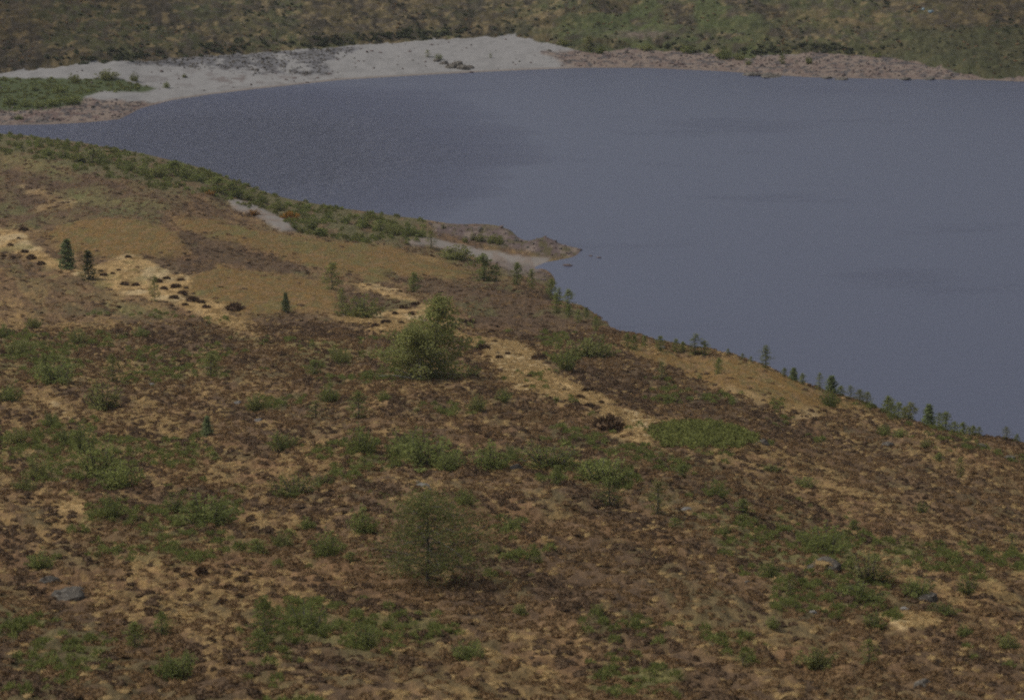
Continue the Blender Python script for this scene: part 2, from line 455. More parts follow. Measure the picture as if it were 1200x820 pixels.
# ------------------------------------------------------------------ helpers: objects and materials
def new_mat(name):
    m = bpy.data.materials.new(name)
    m.use_nodes = True
    nt = m.node_tree
    b = nt.nodes['Principled BSDF']
    b.inputs['Roughness'].default_value = .95
    b.inputs['Specular IOR Level'].default_value = .12
    return m, nt, b

def noise_node(nt, scale, detail=4, rough=.6, vec=None):
    n = nt.nodes.new('ShaderNodeTexNoise')
    n.inputs['Scale'].default_value = scale
    n.inputs['Detail'].default_value = detail
    n.inputs['Roughness'].default_value = rough
    if vec is not None:
        nt.links.new(vec, n.inputs['Vector'])
    return n

def ramp(nt, fac, stops):
    r = nt.nodes.new('ShaderNodeValToRGB')
    nt.links.new(fac, r.inputs[0])
    e = r.color_ramp.elements
    while len(e) > len(stops):
        e.remove(e[-1])
    while len(e) < len(stops):
        e.new(.5)
    for el, (p, c) in zip(e, stops):
        el.position = p
        el.color = (*c, 1) if len(c) == 3 else c
    return r

def mulmix(nt, a, b, fac=1.0, blend='MULTIPLY'):
    m = nt.nodes.new('ShaderNodeMix')
    m.data_type = 'RGBA'
    m.blend_type = blend
    m.inputs[0].default_value = fac
    nt.links.new(a, m.inputs[6])
    nt.links.new(b, m.inputs[7])
    return m.outputs[2]

def ground_material(name, sc, lo, hi, bump):
    m, nt, b = new_mat(name)
    at = nt.nodes.new('ShaderNodeAttribute'); at.attribute_name = 'ground_colour'
    tc = nt.nodes.new('ShaderNodeTexCoord')
    mp = nt.nodes.new('ShaderNodeMapping')
    mp.inputs['Scale'].default_value = (1.5, .38, 1)
    mp.inputs['Rotation'].default_value = (0, 0, -.24)
    nt.links.new(tc.outputs['Object'], mp.inputs[0])
    n = noise_node(nt, sc, 5, .7, mp.outputs[0])
    r = ramp(nt, n.outputs[0], [(.32, (lo,) * 3), (.68, (hi,) * 3)])
    c = mulmix(nt, at.outputs['Color'], r.outputs[0])
    nt.links.new(c, b.inputs['Base Color'])
    bp = nt.nodes.new('ShaderNodeBump')
    bp.inputs['Strength'].default_value = bump
    bp.inputs['Distance'].default_value = .5
    nt.links.new(n.outputs[0], bp.inputs['Height'])
    nt.links.new(bp.outputs[0], b.inputs['Normal'])
    return m

M_moor = ground_material('moor_ground', 1.1, .60, 1.40, .8)
M_far = ground_material('far_moor', .38, .6, 1.4, .8)
M_sand = ground_material('pale_sand', .5, .93, 1.06, .15)

def structure(o, kind='structure'):
    o['kind'] = kind
    return o

# terrain as separate sheets that share their borders
quad_r, quad_c = np.meshgrid(np.arange(NY - 1), np.arange(NU - 1), indexing='ij')
v00 = quad_r * NU + quad_c
quads = np.stack([v00, v00 + 1, v00 + 1 + NU, v00 + NU], -1).reshape(-1, 4)
zf = Z.ravel()
verts = np.stack([X, Y, Z], -1).reshape(-1, 3)
colf = base.reshape(-1, 3)
zmax = zf[quads].max(1)
keep = zmax > -2.5
cls = np.zeros(NY * NU, int)                     # 0 hillside, 1 far hillside, 2 beach, 3 spit
cls[(far_land & farhill).ravel()] = 1
cls[(beachy).ravel()] = 2
cls[((sand_near + spit_rock) > .5).ravel()] = 3
qc = cls[quads[:, 0]]

def sheet(name, sel, mat, cols=None):
    q = quads[sel]
    used = np.unique(q)
    remap = np.zeros(len(verts), np.int64)
    remap[used] = np.arange(len(used))
    q = remap[q]
    me = bpy.data.meshes.new(name)
    me.vertices.add(len(used)); me.loops.add(q.size); me.polygons.add(len(q))
    me.vertices.foreach_set('co', verts[used].astype(np.float32).ravel())
    me.loops.foreach_set('vertex_index', q.astype(np.int32).ravel())
    me.polygons.foreach_set('loop_start', np.arange(0, q.size, 4, dtype=np.int32))
    me.polygons.foreach_set('use_smooth', np.ones(len(q), bool))
    me.update(calc_edges=True)
    a = me.attributes.new('ground_colour', 'FLOAT_COLOR', 'POINT')
    cc = np.ones((len(used), 4), np.float32); cc[:, :3] = colf[used]
    a.data.foreach_set('color', cc.ravel())
    me.materials.append(mat)
    o = bpy.data.objects.new(name, me)
    C.objects.link(o)
    return structure(o)

sheet('hillside_ground', keep & (qc == 0), M_moor)
sheet('far_hillside', keep & (qc == 1), M_far)
sheet('sand_beach', keep & (qc == 2), M_sand)
sheet('shingle_spit', keep & (qc == 3), M_sand)

# ------------------------------------------------------------------ water
m, nt, b = new_mat('loch_water')
b.inputs['Base Color'].default_value = (.074, .082, .130, 1)
b.inputs['Roughness'].default_value = .26
b.inputs['IOR'].default_value = 1.333
b.inputs['Specular IOR Level'].default_value = .5
tc = nt.nodes.new('ShaderNodeTexCoord')
mp = nt.nodes.new('ShaderNodeMapping')
mp.inputs['Scale'].default_value = (.20, .42, 1)
mp.inputs['Rotation'].default_value = (0, 0, .25)
nt.links.new(tc.outputs['Object'], mp.inputs[0])
rip = noise_node(nt, 1.0, 5, .65, mp.outputs[0])
mp3 = nt.nodes.new('ShaderNodeMapping')
mp3.inputs['Scale'].default_value = (.010, .028, 1)
mp3.inputs['Rotation'].default_value = (0, 0, .12)
nt.links.new(tc.outputs['Object'], mp3.inputs[0])
gust = noise_node(nt, 1.0, 5, .6, mp3.outputs[0])
mp2 = nt.nodes.new('ShaderNodeMapping')           # the ruffled patch towards the left shore
mp2.vector_type = 'TEXTURE'
mp2.inputs['Location'].default_value = (-82, 835, 0)
mp2.inputs['Scale'].default_value = (95, 150, 50)
nt.links.new(tc.outputs['Object'], mp2.inputs[0])
gr = nt.nodes.new('ShaderNodeTexGradient'); gr.gradient_type = 'SPHERICAL'
nt.links.new(mp2.outputs[0], gr.inputs[0])
ad = nt.nodes.new('ShaderNodeMath'); ad.operation = 'MULTIPLY_ADD'
nt.links.new(gust.outputs[0], ad.inputs[0]); ad.inputs[1].default_value = .55
nt.links.new(gr.outputs[0], ad.inputs[2])
rs = ramp(nt, ad.outputs[0], [(.32, (.06,) * 3), (.90, (1.0,) * 3)])
bp = nt.nodes.new('ShaderNodeBump')
bp.inputs['Distance'].default_value = 3.2
nt.links.new(rs.outputs[0], bp.inputs['Strength'])
nt.links.new(rip.outputs[0], bp.inputs['Height'])
nt.links.new(bp.outputs[0], b.inputs['Normal'])
me = bpy.data.meshes.new('water')
me.from_pydata([(-1500, 300, 0), (1500, 300, 0), (1500, 1300, 0), (-1500, 1300, 0)], [], [(0, 1, 2, 3)])
me.materials.append(m)
wo = bpy.data.objects.new('water', me); C.objects.link(wo); structure(wo)

# ------------------------------------------------------------------ lookups on the finished ground
def grid_at(F, u, y):
    ci = np.clip(np.searchsorted(uc, u) - 1, 0, NU - 2)
    ri = np.clip(np.searchsorted(Yr, y) - 1, 0, NY - 2)
    a = (u - uc[ci]) / (uc[ci + 1] - uc[ci]); t = (y - Yr[ri]) / (Yr[ri + 1] - Yr[ri])
    return (F[ri, ci] * (1 - a) + F[ri, ci + 1] * a) * (1 - t) + (F[ri + 1, ci] * (1 - a) + F[ri + 1, ci + 1] * a) * t

def hit(px, py):
    """first ground point on the sight line through a photo point."""
    u, w = ray(px, py)
    ys = np.linspace(120, 1300, 5000)
    zg = np.maximum(grid_at(Z, np.full(ys.shape, float(u)), ys), 0.0)
    k = np.nonzero(zg >= CAM_H + w * ys)[0]
    y = ys[k[0]] if len(k) else 1200.0
    return Vector((float(u) * y, y, float(zg[k[0]]) if len(k) else 0.0))

# ------------------------------------------------------------------ plant and rock meshes
def mesh_from(name, V, F, mats, mi=None, tone=None):
    me = bpy.data.meshes.new(name)
    me.from_pydata([tuple(v) for v in V], [], [tuple(f) for f in F])
    for mm in mats:
        me.materials.append(mm)
    if tone is not None:
        a = me.attributes.new('tone', 'FLOAT', 'FACE')
        a.data.foreach_set('value', np.asarray(tone, np.float32))
    return me

def leaf_material(name, dark, light, inst=False, translucent=.5):
    m, nt, b = new_mat(name)
    at = nt.nodes.new('ShaderNodeAttribute'); at.attribute_name = 'tone'
    oi = nt.nodes.new('ShaderNodeObjectInfo')
    mm = nt.nodes.new('ShaderNodeMath'); mm.operation = 'MULTIPLY_ADD'
    nt.links.new(oi.outputs['Random'], mm.inputs[0]); mm.inputs[1].default_value = .35
    nt.links.new(at.outputs['Fac'], mm.inputs[2])
    r = ramp(nt, mm.outputs[0], [(.1, dark), (1.15 if False else 1.0, light)])
    nt.links.new(r.outputs[0], b.inputs['Base Color'])
    if translucent:
        tr = nt.nodes.new('ShaderNodeBsdfTranslucent')
        nt.links.new(r.outputs[0], tr.inputs[0])
        mx = nt.nodes.new('ShaderNodeMixShader'); mx.inputs[0].default_value = translucent
        nt.links.new(b.outputs[0], mx.inputs[1]); nt.links.new(tr.outputs[0], mx.inputs[2])
        nt.links.new(mx.outputs[0], nt.nodes['Material Output'].inputs[0])
    return m

L_birch = leaf_material('birch_leaves', (.135, .158, .050), (.320, .345, .110))
L_dark = leaf_material('dark_birch_leaves', (.160, .162, .058), (.340, .345, .120))
L_olive = leaf_material('olive_birch_leaves', (.135, .145, .050), (.270, .280, .095))
L_pine = leaf_material('conifer_needles', (.105, .132, .060), (.230, .268, .110), translucent=.1)
L_juniper = leaf_material('juniper_sprays', (.075, .085, .026), (.190, .200, .054), translucent=.1)
L_heath = leaf_material('heather_twigs', (.128, .083, .043), (.290, .184, .088), translucent=0)
L_heathdk = leaf_material('dark_heather_twigs', (.090, .062, .040), (.195, .126, .070), translucent=0)
L_straw = leaf_material('dry_grass_blades', (.30, .195, .080), (.52, .37, .170), translucent=.2)
L_green = leaf_material('fresh_green_fronds', (.120, .138, .042), (.280, .300, .095))
L_shore = leaf_material('shore_scrub_leaves', (.120, .125, .045), (.300, .300, .105), translucent=.3)
L_gorse = leaf_material('gorse_flowers', (.16, .10, .02), (.46, .22, .03))
L_scrub = leaf_material('far_scrub_leaves', (.050, .056, .036), (.130, .138, .062), translucent=.1)

m, nt, b = new_mat('grey_bark')
tc = nt.nodes.new('ShaderNodeTexCoord')
n = noise_node(nt, 3, 4, .6, tc.outputs['Object'])
r = ramp(nt, n.outputs[0], [(.35, (.06, .05, .042)), (.65, (.22, .20, .18))])
nt.links.new(r.outputs[0], b.inputs['Base Color'])
M_bark = m
m, nt, b = new_mat('pale_birch_bark')
tc = nt.nodes.new('ShaderNodeTexCoord')
n = noise_node(nt, 2.5, 4, .6, tc.outputs['Object'])
r = ramp(nt, n.outputs[0], [(.35, (.16, .14, .12)), (.55, (.46, .43, .40))])
nt.links.new(r.outputs[0], b.inputs['Base Color'])
M_pale = m

def rock_material(name, a, c, lich):
    m, nt, b = new_mat(name)
    tc = nt.nodes.new('ShaderNodeTexCoord')
    n = noise_node(nt, 5.5, 6, .75, tc.outputs['Object'])
    r = ramp(nt, n.outputs[0], [(.33, a), (.55, c), (.70, lich)])
    nt.links.new(r.outputs[0], b.inputs['Base Color'])
    bp = nt.nodes.new('ShaderNodeBump'); bp.inputs['Strength'].default_value = .6; bp.inputs['Distance'].default_value = .2
    nt.links.new(n.outputs[0], bp.inputs['Height']); nt.links.new(bp.outputs[0], b.inputs['Normal'])
    return m
M_rock = rock_material('grey_lichen_rock', (.054, .046, .038), (.145, .128, .104), (.36, .33, .27))
M_rockp = rock_material('pale_rock', (.12, .11, .10), (.27, .25, .22), (.42, .40, .36))
M_rockr = rock_material('reddish_shore_stone', (.075, .055, .05), (.18, .135, .12), (.30, .25, .22))
M_rockb = rock_material('pale_blue_rock', (.18, .24, .28), (.30, .40, .44), (.40, .48, .50))

def leaves_around(cent, rad, n, size, V, F, T, droop=.0, tonebase=.5, r=None):
    r = r or random
    for _ in range(n):
        while True:
            d = Vector((r.uniform(-1, 1), r.uniform(-1, 1), r.uniform(-1, 1)))
            if d.length <= 1:
                break
        p = Vector((cent[0] + d.x * rad[0], cent[1] + d.y * rad[1], cent[2] + d.z * rad[2]))
        a = Vector((r.gauss(0, 1), r.gauss(0, 1), r.gauss(0, .8))).normalized()
        bb = a.orthogonal().normalized()
        s = size * r.uniform(.6, 1.4)
        i = len(V)
        V += [p - a * s, p + bb * s * .6 - Vector((0, 0, droop * s)), p + a * s, p - bb * s * .6]
        F.append((i, i + 1, i + 2, i + 3))
        T.append(min(1, max(0, tonebase + r.gauss(0, .16))))

def tube(V, F, pts, radii, seg=6):
    rings = []
    for k, (p, rr) in enumerate(zip(pts, radii)):
        d = (pts[min(k + 1, len(pts) - 1)] - pts[max(k - 1, 0)]).normalized()
        a = d.orthogonal().normalized(); c = d.cross(a)
        ring = []
        for s in range(seg):
            t = 2 * math.pi * s / seg
            ring.append(len(V)); V.append(p + (a * math.cos(t) + c * math.sin(t)) * rr)
        rings.append(ring)
    for r0, r1 in zip(rings, rings[1:]):
        for s in range(seg):
            F.append((r0[s], r0[(s + 1) % seg], r1[(s + 1) % seg], r1[s]))
    F.append(tuple(rings[-1]))

def limb(V, F, start, end, r0, r1, bend, r, n=5):
    mid = (start + end) / 2 + Vector((r.uniform(-bend, bend), r.uniform(-bend, bend), r.uniform(0, bend)))
    pts, rad = [], []
    for k in range(n + 1):
        t = k / n
        pts.append(start * (1 - t) ** 2 + mid * 2 * t * (1 - t) + end * t * t)
        rad.append(r0 * (1 - t) + r1 * t)
    tube(V, F, pts, rad)
    return pts

def make_birch(seed, h, w, nclump, nleaf, lsize, leaf, bark, stems=1, crown_low=.15, shape=1.0, fork=False, clump=.16, cone=False):
    """trunk mesh with limbs + crown mesh of leaf clumps, standing on z=0."""
    r = random.Random(seed)
    TV, TF, CV, CF, CT = [], [], [], [], []
    tips = []
    for s in range(stems):
        an = r.uniform(0, 6.28)
        off = 0 if stems == 1 else w * .20
        top = Vector((math.cos(an) * off * 1.2, math.sin(an) * off * 1.2, h * (r.uniform(.82, .95) if s == 0 else .66)))
        pts = limb(TV, TF, Vector((math.cos(an) * off * .25, math.sin(an) * off * .25, -.1)), top, h * .014 + .01, h * .004, h * .05, r, 7)
        nb = max(4, nclump // stems)
        for k in range(nb):
            t = crown_low + (1 - crown_low) * (k + r.random()) / nb
            p = pts[min(int(t * 7), 7)].lerp(pts[min(int(t * 7) + 1, 7)], t * 7 - int(t * 7))
            prof = math.sin(min(1, (t - crown_low * .6) / (1 - crown_low * .6)) ** (.75 * shape) * math.pi) ** .7 + .10
            if cone:
                prof = (1 - (t - crown_low) / (1 - crown_low)) ** .75 * .95 + .10
            L = w * .5 * prof * r.uniform(.45, 1.15)
            a2 = k * 2.4 + r.uniform(-.5, .5)
            e = p + Vector((math.cos(a2) * L, math.sin(a2) * L, L * r.uniform(-.05, .5)))
            if L > .12 * w:
                limb(TV, TF, p, e, h * .006, h * .0018, L * .1, r, 3)
            tips.append((p, e))
        tips.append((pts[-1], pts[-1] + Vector((0, 0, h * .05))))
    if fork:
        for dx, dz in ((-.44, .12), (-.27, .20)):
            limb(TV, TF, Vector((-.02 * w, -.1 * w, .05)), Vector((dx * w, -.25 * w, dz * h)), h * .012, h * .004, h * .05, r, 5)
    per = max(2, nleaf // len(tips))
    for p, e in tips:
        tb = r.uniform(.2, .62)
        for q in range(3):
            c = p.lerp(e, .45 + .28 * q)
            rr = w * clump * r.uniform(.6, 1.25)
            leaves_around(c, (rr, rr, rr * .7), per // 3 + 1, lsize, CV, CF, CT, .2, tb, r)
    tm = mesh_from('trunk', TV, TF, [bark])
    for p_ in tm.polygons:
        p_.use_smooth = True
    return tm, mesh_from('crown', CV, CF, [leaf], tone=CT)

def make_conifer(seed, h, w, leaf):
    r = random.Random(seed)
    TV, TF, CV, CF, CT = [], [], [], [], []
    pts = [Vector((0, 0, -.1)), Vector((.02 * h, 0, h * .5)), Vector((0, .01 * h, h * .97))]
    tube(TV, TF, pts, [h * .02, h * .012, h * .003])
    tiers = 13
    for k in range(tiers):
        t = .06 + .9 * k / (tiers - 1)
        R = w * .5 * (1 - t) ** .62 * r.uniform(.72, 1.1) + .02 * h
        nb = 8
        for q in range(nb):
            a = 2 * math.pi * (q + r.random() * .7) / nb
            L = R * r.uniform(.7, 1.15)
            e = Vector((math.cos(a) * L, math.sin(a) * L, h * t + L * r.uniform(-.02, .35)))
            p = Vector((0, 0, h * t))
            if t < .9:
                limb(TV, TF, p, e, h * .004, h * .0015, L * .05, r, 2)
            for s in range(3):
                leaves_around(p.lerp(e, .4 + .3 * s), (L * .22 + .03 * h,) * 2 + (h * .03,), 4, h * .030, CV, CF, CT, .1, r.uniform(.2, .6), r)
    return mesh_from('trunk', TV, TF, [M_bark]), mesh_from('crown', CV, CF, [leaf], tone=CT)

def make_bush(seed, h, w, n, lsize, leaf, lumps=22):
    """several upright feathery plumes rising from one foot, leafy to the ground."""
    r = random.Random(seed)
    TV, TF, CV, CF, CT = [], [], [], [], []
    for k in range(lumps):
        a = k * 2.4 + r.uniform(-.5, .5)
        d = math.sqrt((k + .3) / lumps) * .5 * w * r.uniform(.7, 1.05)
        top = h * (1 - (d / (.55 * w)) ** 2 * .7) * r.uniform(.5, 1.08)
        c = Vector((math.cos(a) * d, math.sin(a) * d, top))
        limb(TV, TF, Vector((math.cos(a) * d * .3, math.sin(a) * d * .3, -.05)), c, h * .014, h * .004, h * .08, r, 3)
        tb = r.uniform(.15, .7)
        for q in range(3):
            f = .22 + .32 * q
            rr = w * (.15 - .03 * q)
            leaves_around(Vector((c.x * (.55 + .2 * q), c.y * (.55 + .2 * q), top * f)), (rr, rr, top * .2), n // lumps // 3 + 1, lsize, CV, CF, CT, .1, tb, r)
    return mesh_from('stems', TV, TF, [M_bark]), mesh_from('foliage', CV, CF, [leaf], tone=CT)

def make_clump(seed, leaf, n, blade=False, flat=.6, size=.12, dome=True):
    """a unit tuft, about 1 across: rough dome with projecting twigs or blades."""
    r = random.Random(seed)
    V, F, T = [], [], []
    seg, rings = 9, 3
    idx = []
    for k in range(rings + 1 if dome else 0):
        ph = k / rings * math.pi / 2
        row = []
        for s in range(seg):
            t = 2 * math.pi * (s + .5 * (k % 2)) / seg
            rr = .46 * math.cos(ph) * r.uniform(.78, 1.15)
            row.append(len(V)); V.append(Vector((math.cos(t) * rr, math.sin(t) * rr, (.46 * math.sin(ph) * r.uniform(.75, 1.1) - .06) * flat)))
        idx.append(row)
    for k in range(rings if dome else 0):
        for s in range(seg):
            F.append((idx[k][s], idx[k][(s + 1) % seg], idx[k + 1][(s + 1) % seg], idx[k + 1][s])); T.append(r.uniform(.2, .55))
    for _ in range(n):
        t = r.uniform(0, 2 * math.pi); ph = math.asin(r.uniform(0.05, 1))
        d = Vector((math.cos(t) * math.cos(ph), math.sin(t) * math.cos(ph), math.sin(ph)))
        q = .42 if dome else .42 * r.uniform(.25, 1) ** .5
        p = Vector((d.x * q, d.y * q, d.z * q * flat))
        side = d.orthogonal().normalized()
        side.rotate(__import__('mathutils').Quaternion(d, r.uniform(0, 6.28)))
        if blade:
            L = r.uniform(.25, .5)
            e = p + Vector((d.x * L, d.y * L, L * .35 * r.uniform(-.4, 1.2)))
            i = len(V); V += [p - side * .03, p + side * .03, e]; F.append((i, i + 1, i + 2))
        else:
            L = size * r.uniform(.6, 1.6)
            e = p + Vector((d.x, d.y, d.z * flat + .35)) * L
            i = len(V); V += [p - side * size * .45, p + side * size * .45, e]; F.append((i, i + 1, i + 2))
        T.append(min(1, max(0, r.gauss(.5, .2))))
    return mesh_from('clump', V, F, [leaf], tone=T)

def make_rock(seed, mat, flat=.6, sub=2):
    import bmesh
    r = random.Random(seed)
    bm = bmesh.new()
    bmesh.ops.create_icosphere(bm, subdivisions=sub, radius=.5)
    planes = [(Vector((r.gauss(0, 1), r.gauss(0, 1), r.gauss(0, .8))).normalized(), r.uniform(.26, .44)) for _ in range(9)]
    for v in bm.verts:
        for nrm, dd in planes:
            k = v.co.dot(nrm) - dd
            if k > 0:
                v.co -= nrm * k
        v.co += Vector((r.gauss(0, .012), r.gauss(0, .012), r.gauss(0, .012)))
        v.co.z *= flat
        v.co.z += .12 * flat
    if sub > 1:
        bmesh.ops.subdivide_edges(bm, edges=bm.edges[:], cuts=1, use_grid_fill=True)
        for v in bm.verts:
            v.co += Vector((r.gauss(0, .013), r.gauss(0, .013), r.gauss(0, .013)))
    me = bpy.data.meshes.new('rock')
    bm.to_mesh(me); bm.free()
    me.materials.append(mat)
    return me

# ------------------------------------------------------------------ uncountable ground cover: scattered clumps
def source(me, name):
    return bpy.data.objects.new(name, me)          # used only as an instance shape, never linked

def scatter(name, pts, rot, scl, vid, shapes, label):
    me = bpy.data.meshes.new(name)
    me.vertices.add(len(pts))
    me.vertices.foreach_set('co', np.asarray(pts, np.float32).ravel())
    a = me.attributes.new('turn', 'FLOAT_VECTOR', 'POINT'); a.data.foreach_set('vector', np.asarray(rot, np.float32).ravel())
    a = me.attributes.new('size', 'FLOAT_VECTOR', 'POINT'); a.data.foreach_set('vector', np.asarray(scl, np.float32).ravel())
    a = me.attributes.new('shape', 'INT', 'POINT'); a.data.foreach_set('value', np.asarray(vid, np.int32))
    o = bpy.data.objects.new(name, me); C.objects.link(o)
    ng = bpy.data.node_groups.new(name + '_scatter', 'GeometryNodeTree')
    ng.interface.new_socket('Geometry', in_out='INPUT', socket_type='NodeSocketGeometry')
    ng.interface.new_socket('Geometry', in_out='OUTPUT', socket_type='NodeSocketGeometry')
    N, L = ng.nodes, ng.links
    gi, go = N.new('NodeGroupInput'), N.new('NodeGroupOutput')
    jn = N.new('GeometryNodeJoinGeometry')
    def attr(nm, ty):
        x = N.new('GeometryNodeInputNamedAttribute'); x.data_type = ty; x.inputs['Name'].default_value = nm
        return x.outputs['Attribute']
    tr, sz, vi = attr('turn', 'FLOAT_VECTOR'), attr('size', 'FLOAT_VECTOR'), attr('shape', 'INT')
    for k, shp in enumerate(shapes):
        oi = N.new('GeometryNodeObjectInfo'); oi.inputs['Object'].default_value = shp
        cm = N.new('FunctionNodeCompare'); cm.data_type = 'INT'; cm.operation = 'EQUAL'
        L.new(vi, cm.inputs[2]); cm.inputs[3].default_value = k
        ip = N.new('GeometryNodeInstanceOnPoints')
        L.new(gi.outputs[0], ip.inputs['Points']); L.new(cm.outputs[0], ip.inputs['Selection'])
        L.new(oi.outputs['Geometry'], ip.inputs['Instance'])
        e2 = N.new('FunctionNodeEulerToRotation'); L.new(tr, e2.inputs[0])
        L.new(e2.outputs[0], ip.inputs['Rotation']); L.new(sz, ip.inputs['Scale'])
        L.new(ip.outputs[0], jn.inputs[0])
    L.new(jn.outputs[0], go.inputs[0])
    md = o.modifiers.new('scatter', 'NODES'); md.node_group = ng
    o['kind'] = 'stuff'; o['label'] = label
    return o

def sample(n, y0, y1, dens, umax=.25, u0=None):
    u = rng.uniform(-umax if u0 is None else u0, umax, n)
    y = np.sqrt(rng.uniform(y0 * y0, y1 * y1, n))
    k = (rng.random(n) < grid_at(dens, u, y)) & (grid_at(Z, u, y) > .12)
    u, y = u[k], y[k]
    return u, y, np.stack([u * y, y, grid_at(Z, u, y)], 1)

def rots(n, tilt=.2):
    return np.stack([rng.normal(0, tilt, n), rng.normal(0, tilt, n), rng.uniform(0, 6.28, n)], 1)

def scale3(lo, hi, n, zlo=.8, zhi=1.25):
    s = rng.uniform(lo, hi, n)
    return np.stack([s, s, s * rng.uniform(zlo, zhi, n)], 1)

heath_shapes = [source(make_clump(100 + k, L_heath, 70, size=.12, flat=.48), 'heather_shape') for k in range(3)] + \
               [source(make_clump(110 + k, L_heathdk, 70, size=.12, flat=.55), 'heather_shape') for k in range(2)]
u1, y1, p1 = sample(76000, 126, 460, np.clip(heath_density + .06 * inland * visible_near * (1 - ochre) * (1 - straw), 0, 1))
u2, y2, p2 = sample(30000, 460, 840, heath_density * .8)
ph = np.concatenate([p1, p2])
sc1, sc2 = scale3(.35, 1.0, len(p1)), scale3(.6, 1.4, len(p2), .5, .8)
dk = fbm((ph[:, 0] + ph[:, 1] * .27) / 2.2, (ph[:, 1] - ph[:, 0] * .27) / 14, 131, 3) + rng.normal(0, .05, len(ph))
dk = dk + .10 * grid_at(np.clip(heath + upper_left, 0, 1), ph[:, 0] / ph[:, 1], ph[:, 1])
vid = np.where(dk > .59, 3 + rng.integers(0, 2, len(ph)), rng.integers(0, 3, len(ph)))
scatter('heather', ph, rots(len(ph)), np.concatenate([sc1, sc2]), vid, heath_shapes, 'brown heather covering the slope')

straw_shapes = [source(make_clump(120 + k, L_straw, 46, blade=True, flat=.5), 'tussock_shape') for k in range(3)]
u1, y1, p1 = sample(73000, 126, 470, np.clip(straw_density * .85 + .10 * inland, 0, 1))
k = rng.random(len(p1)) < (1 - .93 * grid_at(ochre, u1, y1))
p1 = p1[k]
scatter('grass', p1, rots(len(p1)), scale3(.35, .85, len(p1), .6, 1.0), rng.integers(0, 3, len(p1)), straw_shapes, 'dry straw coloured grass tussocks between the heather')

green_shapes = [source(make_clump(140 + k, L_green, 80, flat=.9, size=.13, dome=False), 'frond_shape') for k in range(3)]
u1, y1, p1 = sample(68000, 126, 480, green_density * .55)
scatter('undergrowth', p1, rots(len(p1)), scale3(.5, 1.3, len(p1), .7, 1.4), rng.integers(0, 3, len(p1)), green_shapes, 'low fresh green undergrowth in the heather')

# far side: dark scrub and mottled tufts
scrub_shapes = [source(make_clump(150 + k, L_scrub, 80, flat=.9, size=.16), 'scrub_shape') for k in range(3)] + \
               [source(make_clump(160 + k, L_heath, 60, flat=.7, size=.15), 'scrub_shape') for k in range(2)]
fd = farhill * sstep(.42, .6, fbm(X / 9, Y / 12, 141, 3)) * .40
u1, y1, p1 = sample(24000, 930, 1130, fd)
rim_left = np.exp(-((TFAR - 4.5) / 3.5) ** 2) * sstep(40, 90, PX) * (1 - sstep(450, 640, PX)) * far_land
rim_right = np.exp(-((TFAR - 3.5) / 2.5) ** 2) * (sstep(840, 870, PX) * (1 - sstep(1025, 1045, PX)) + .4 * sstep(640, 690, PX) * (1 - sstep(800, 860, PX))) * far_land
u2, y2, p2 = sample(50000, 930, 1130, np.clip(rim_left + rim_right, 0, 1) * np.maximum(rim_right, .25 + .75 * sstep(.4, .6, fbm(X / 7, Y / 9, 147, 3))))
ps = np.concatenate([p1, p2])
scs = np.concatenate([scale3(.6, 1.5, len(p1), .5, .9), scale3(.7, 2.3, len(p2), .5, .9)])
scatter('far_undergrowth', ps, rots(len(ps)), scs, np.concatenate([rng.integers(0, 5, len(p1)), rng.integers(0, 3, len(p2))]), scrub_shapes, 'dark scrub and heather on the far hillside')

# scrub along the near shore and on the grassy bank across the inlet
shore_shapes = [source(make_clump(170 + k, L_shore if k else L_birch, 110, flat=1.1, size=.15, dome=False), 'shore_scrub_shape') for k in range(3)]
u1, y1, p1 = sample(30000, 600, 870, shore_green * (.10 + .55 * sstep(.42, .58, fbm(X / 6, Y / 14, 145, 3))))
u2, y2, p2 = sample(16000, 860, 980, greenbank * .8)
ps = np.concatenate([p1, p2])
scatter('shore_undergrowth', ps, rots(len(ps)), np.concatenate([scale3(.9, 2.1, len(p1), .6, 1.3), scale3(.8, 1.7, len(p2), .5, .9)]), rng.integers(0, 3, len(ps)), shore_shapes, 'dense green scrub along the shore')

# loose stones
stone_shapes = [source(make_rock(180 + k, M_rockr, .6, 1), 'stone_shape') for k in range(2)] + [source(make_rock(184 + k, M_rock, .6, 1), 'stone_shape') for k in range(3)]
sdens = np.clip(stonefield * (.25 + .6 * sstep(.36, .52, fbm(X / 5, Y / 6, 99, 3))) + redshore * .5 + pinkshore * .35 + .02 * beachy * (SFAR > 2), 0, 1) * beachy
u1, y1, p1 = sample(52000, 860, 1080, sdens)
isst = grid_at(stonefield, u1, y1) > .4
u2, y2, p2 = sample(14000, 650, 780, spit_rock * .6)
ps = np.concatenate([p1, p2])
vv = np.where(np.concatenate([isst, np.zeros(len(p2), bool)]), rng.integers(2, 5, len(ps)), np.where(rng.random(len(ps)) < .7, rng.integers(0, 2, len(ps)), 2))
scatter('pebbles', ps, rots(len(ps), .4), scale3(.35, 1.3, len(ps), .6, 1.2) * np.where(rng.random(len(ps)) < .06, 1.8, 1)[:, None], vv, stone_shapes, 'loose stones strewn over the shore')

# ------------------------------------------------------------------ things one could count
def set_props(o, label, cat, group=None):
    o['label'] = label
    o['category'] = cat
    if group:
        o['group'] = group

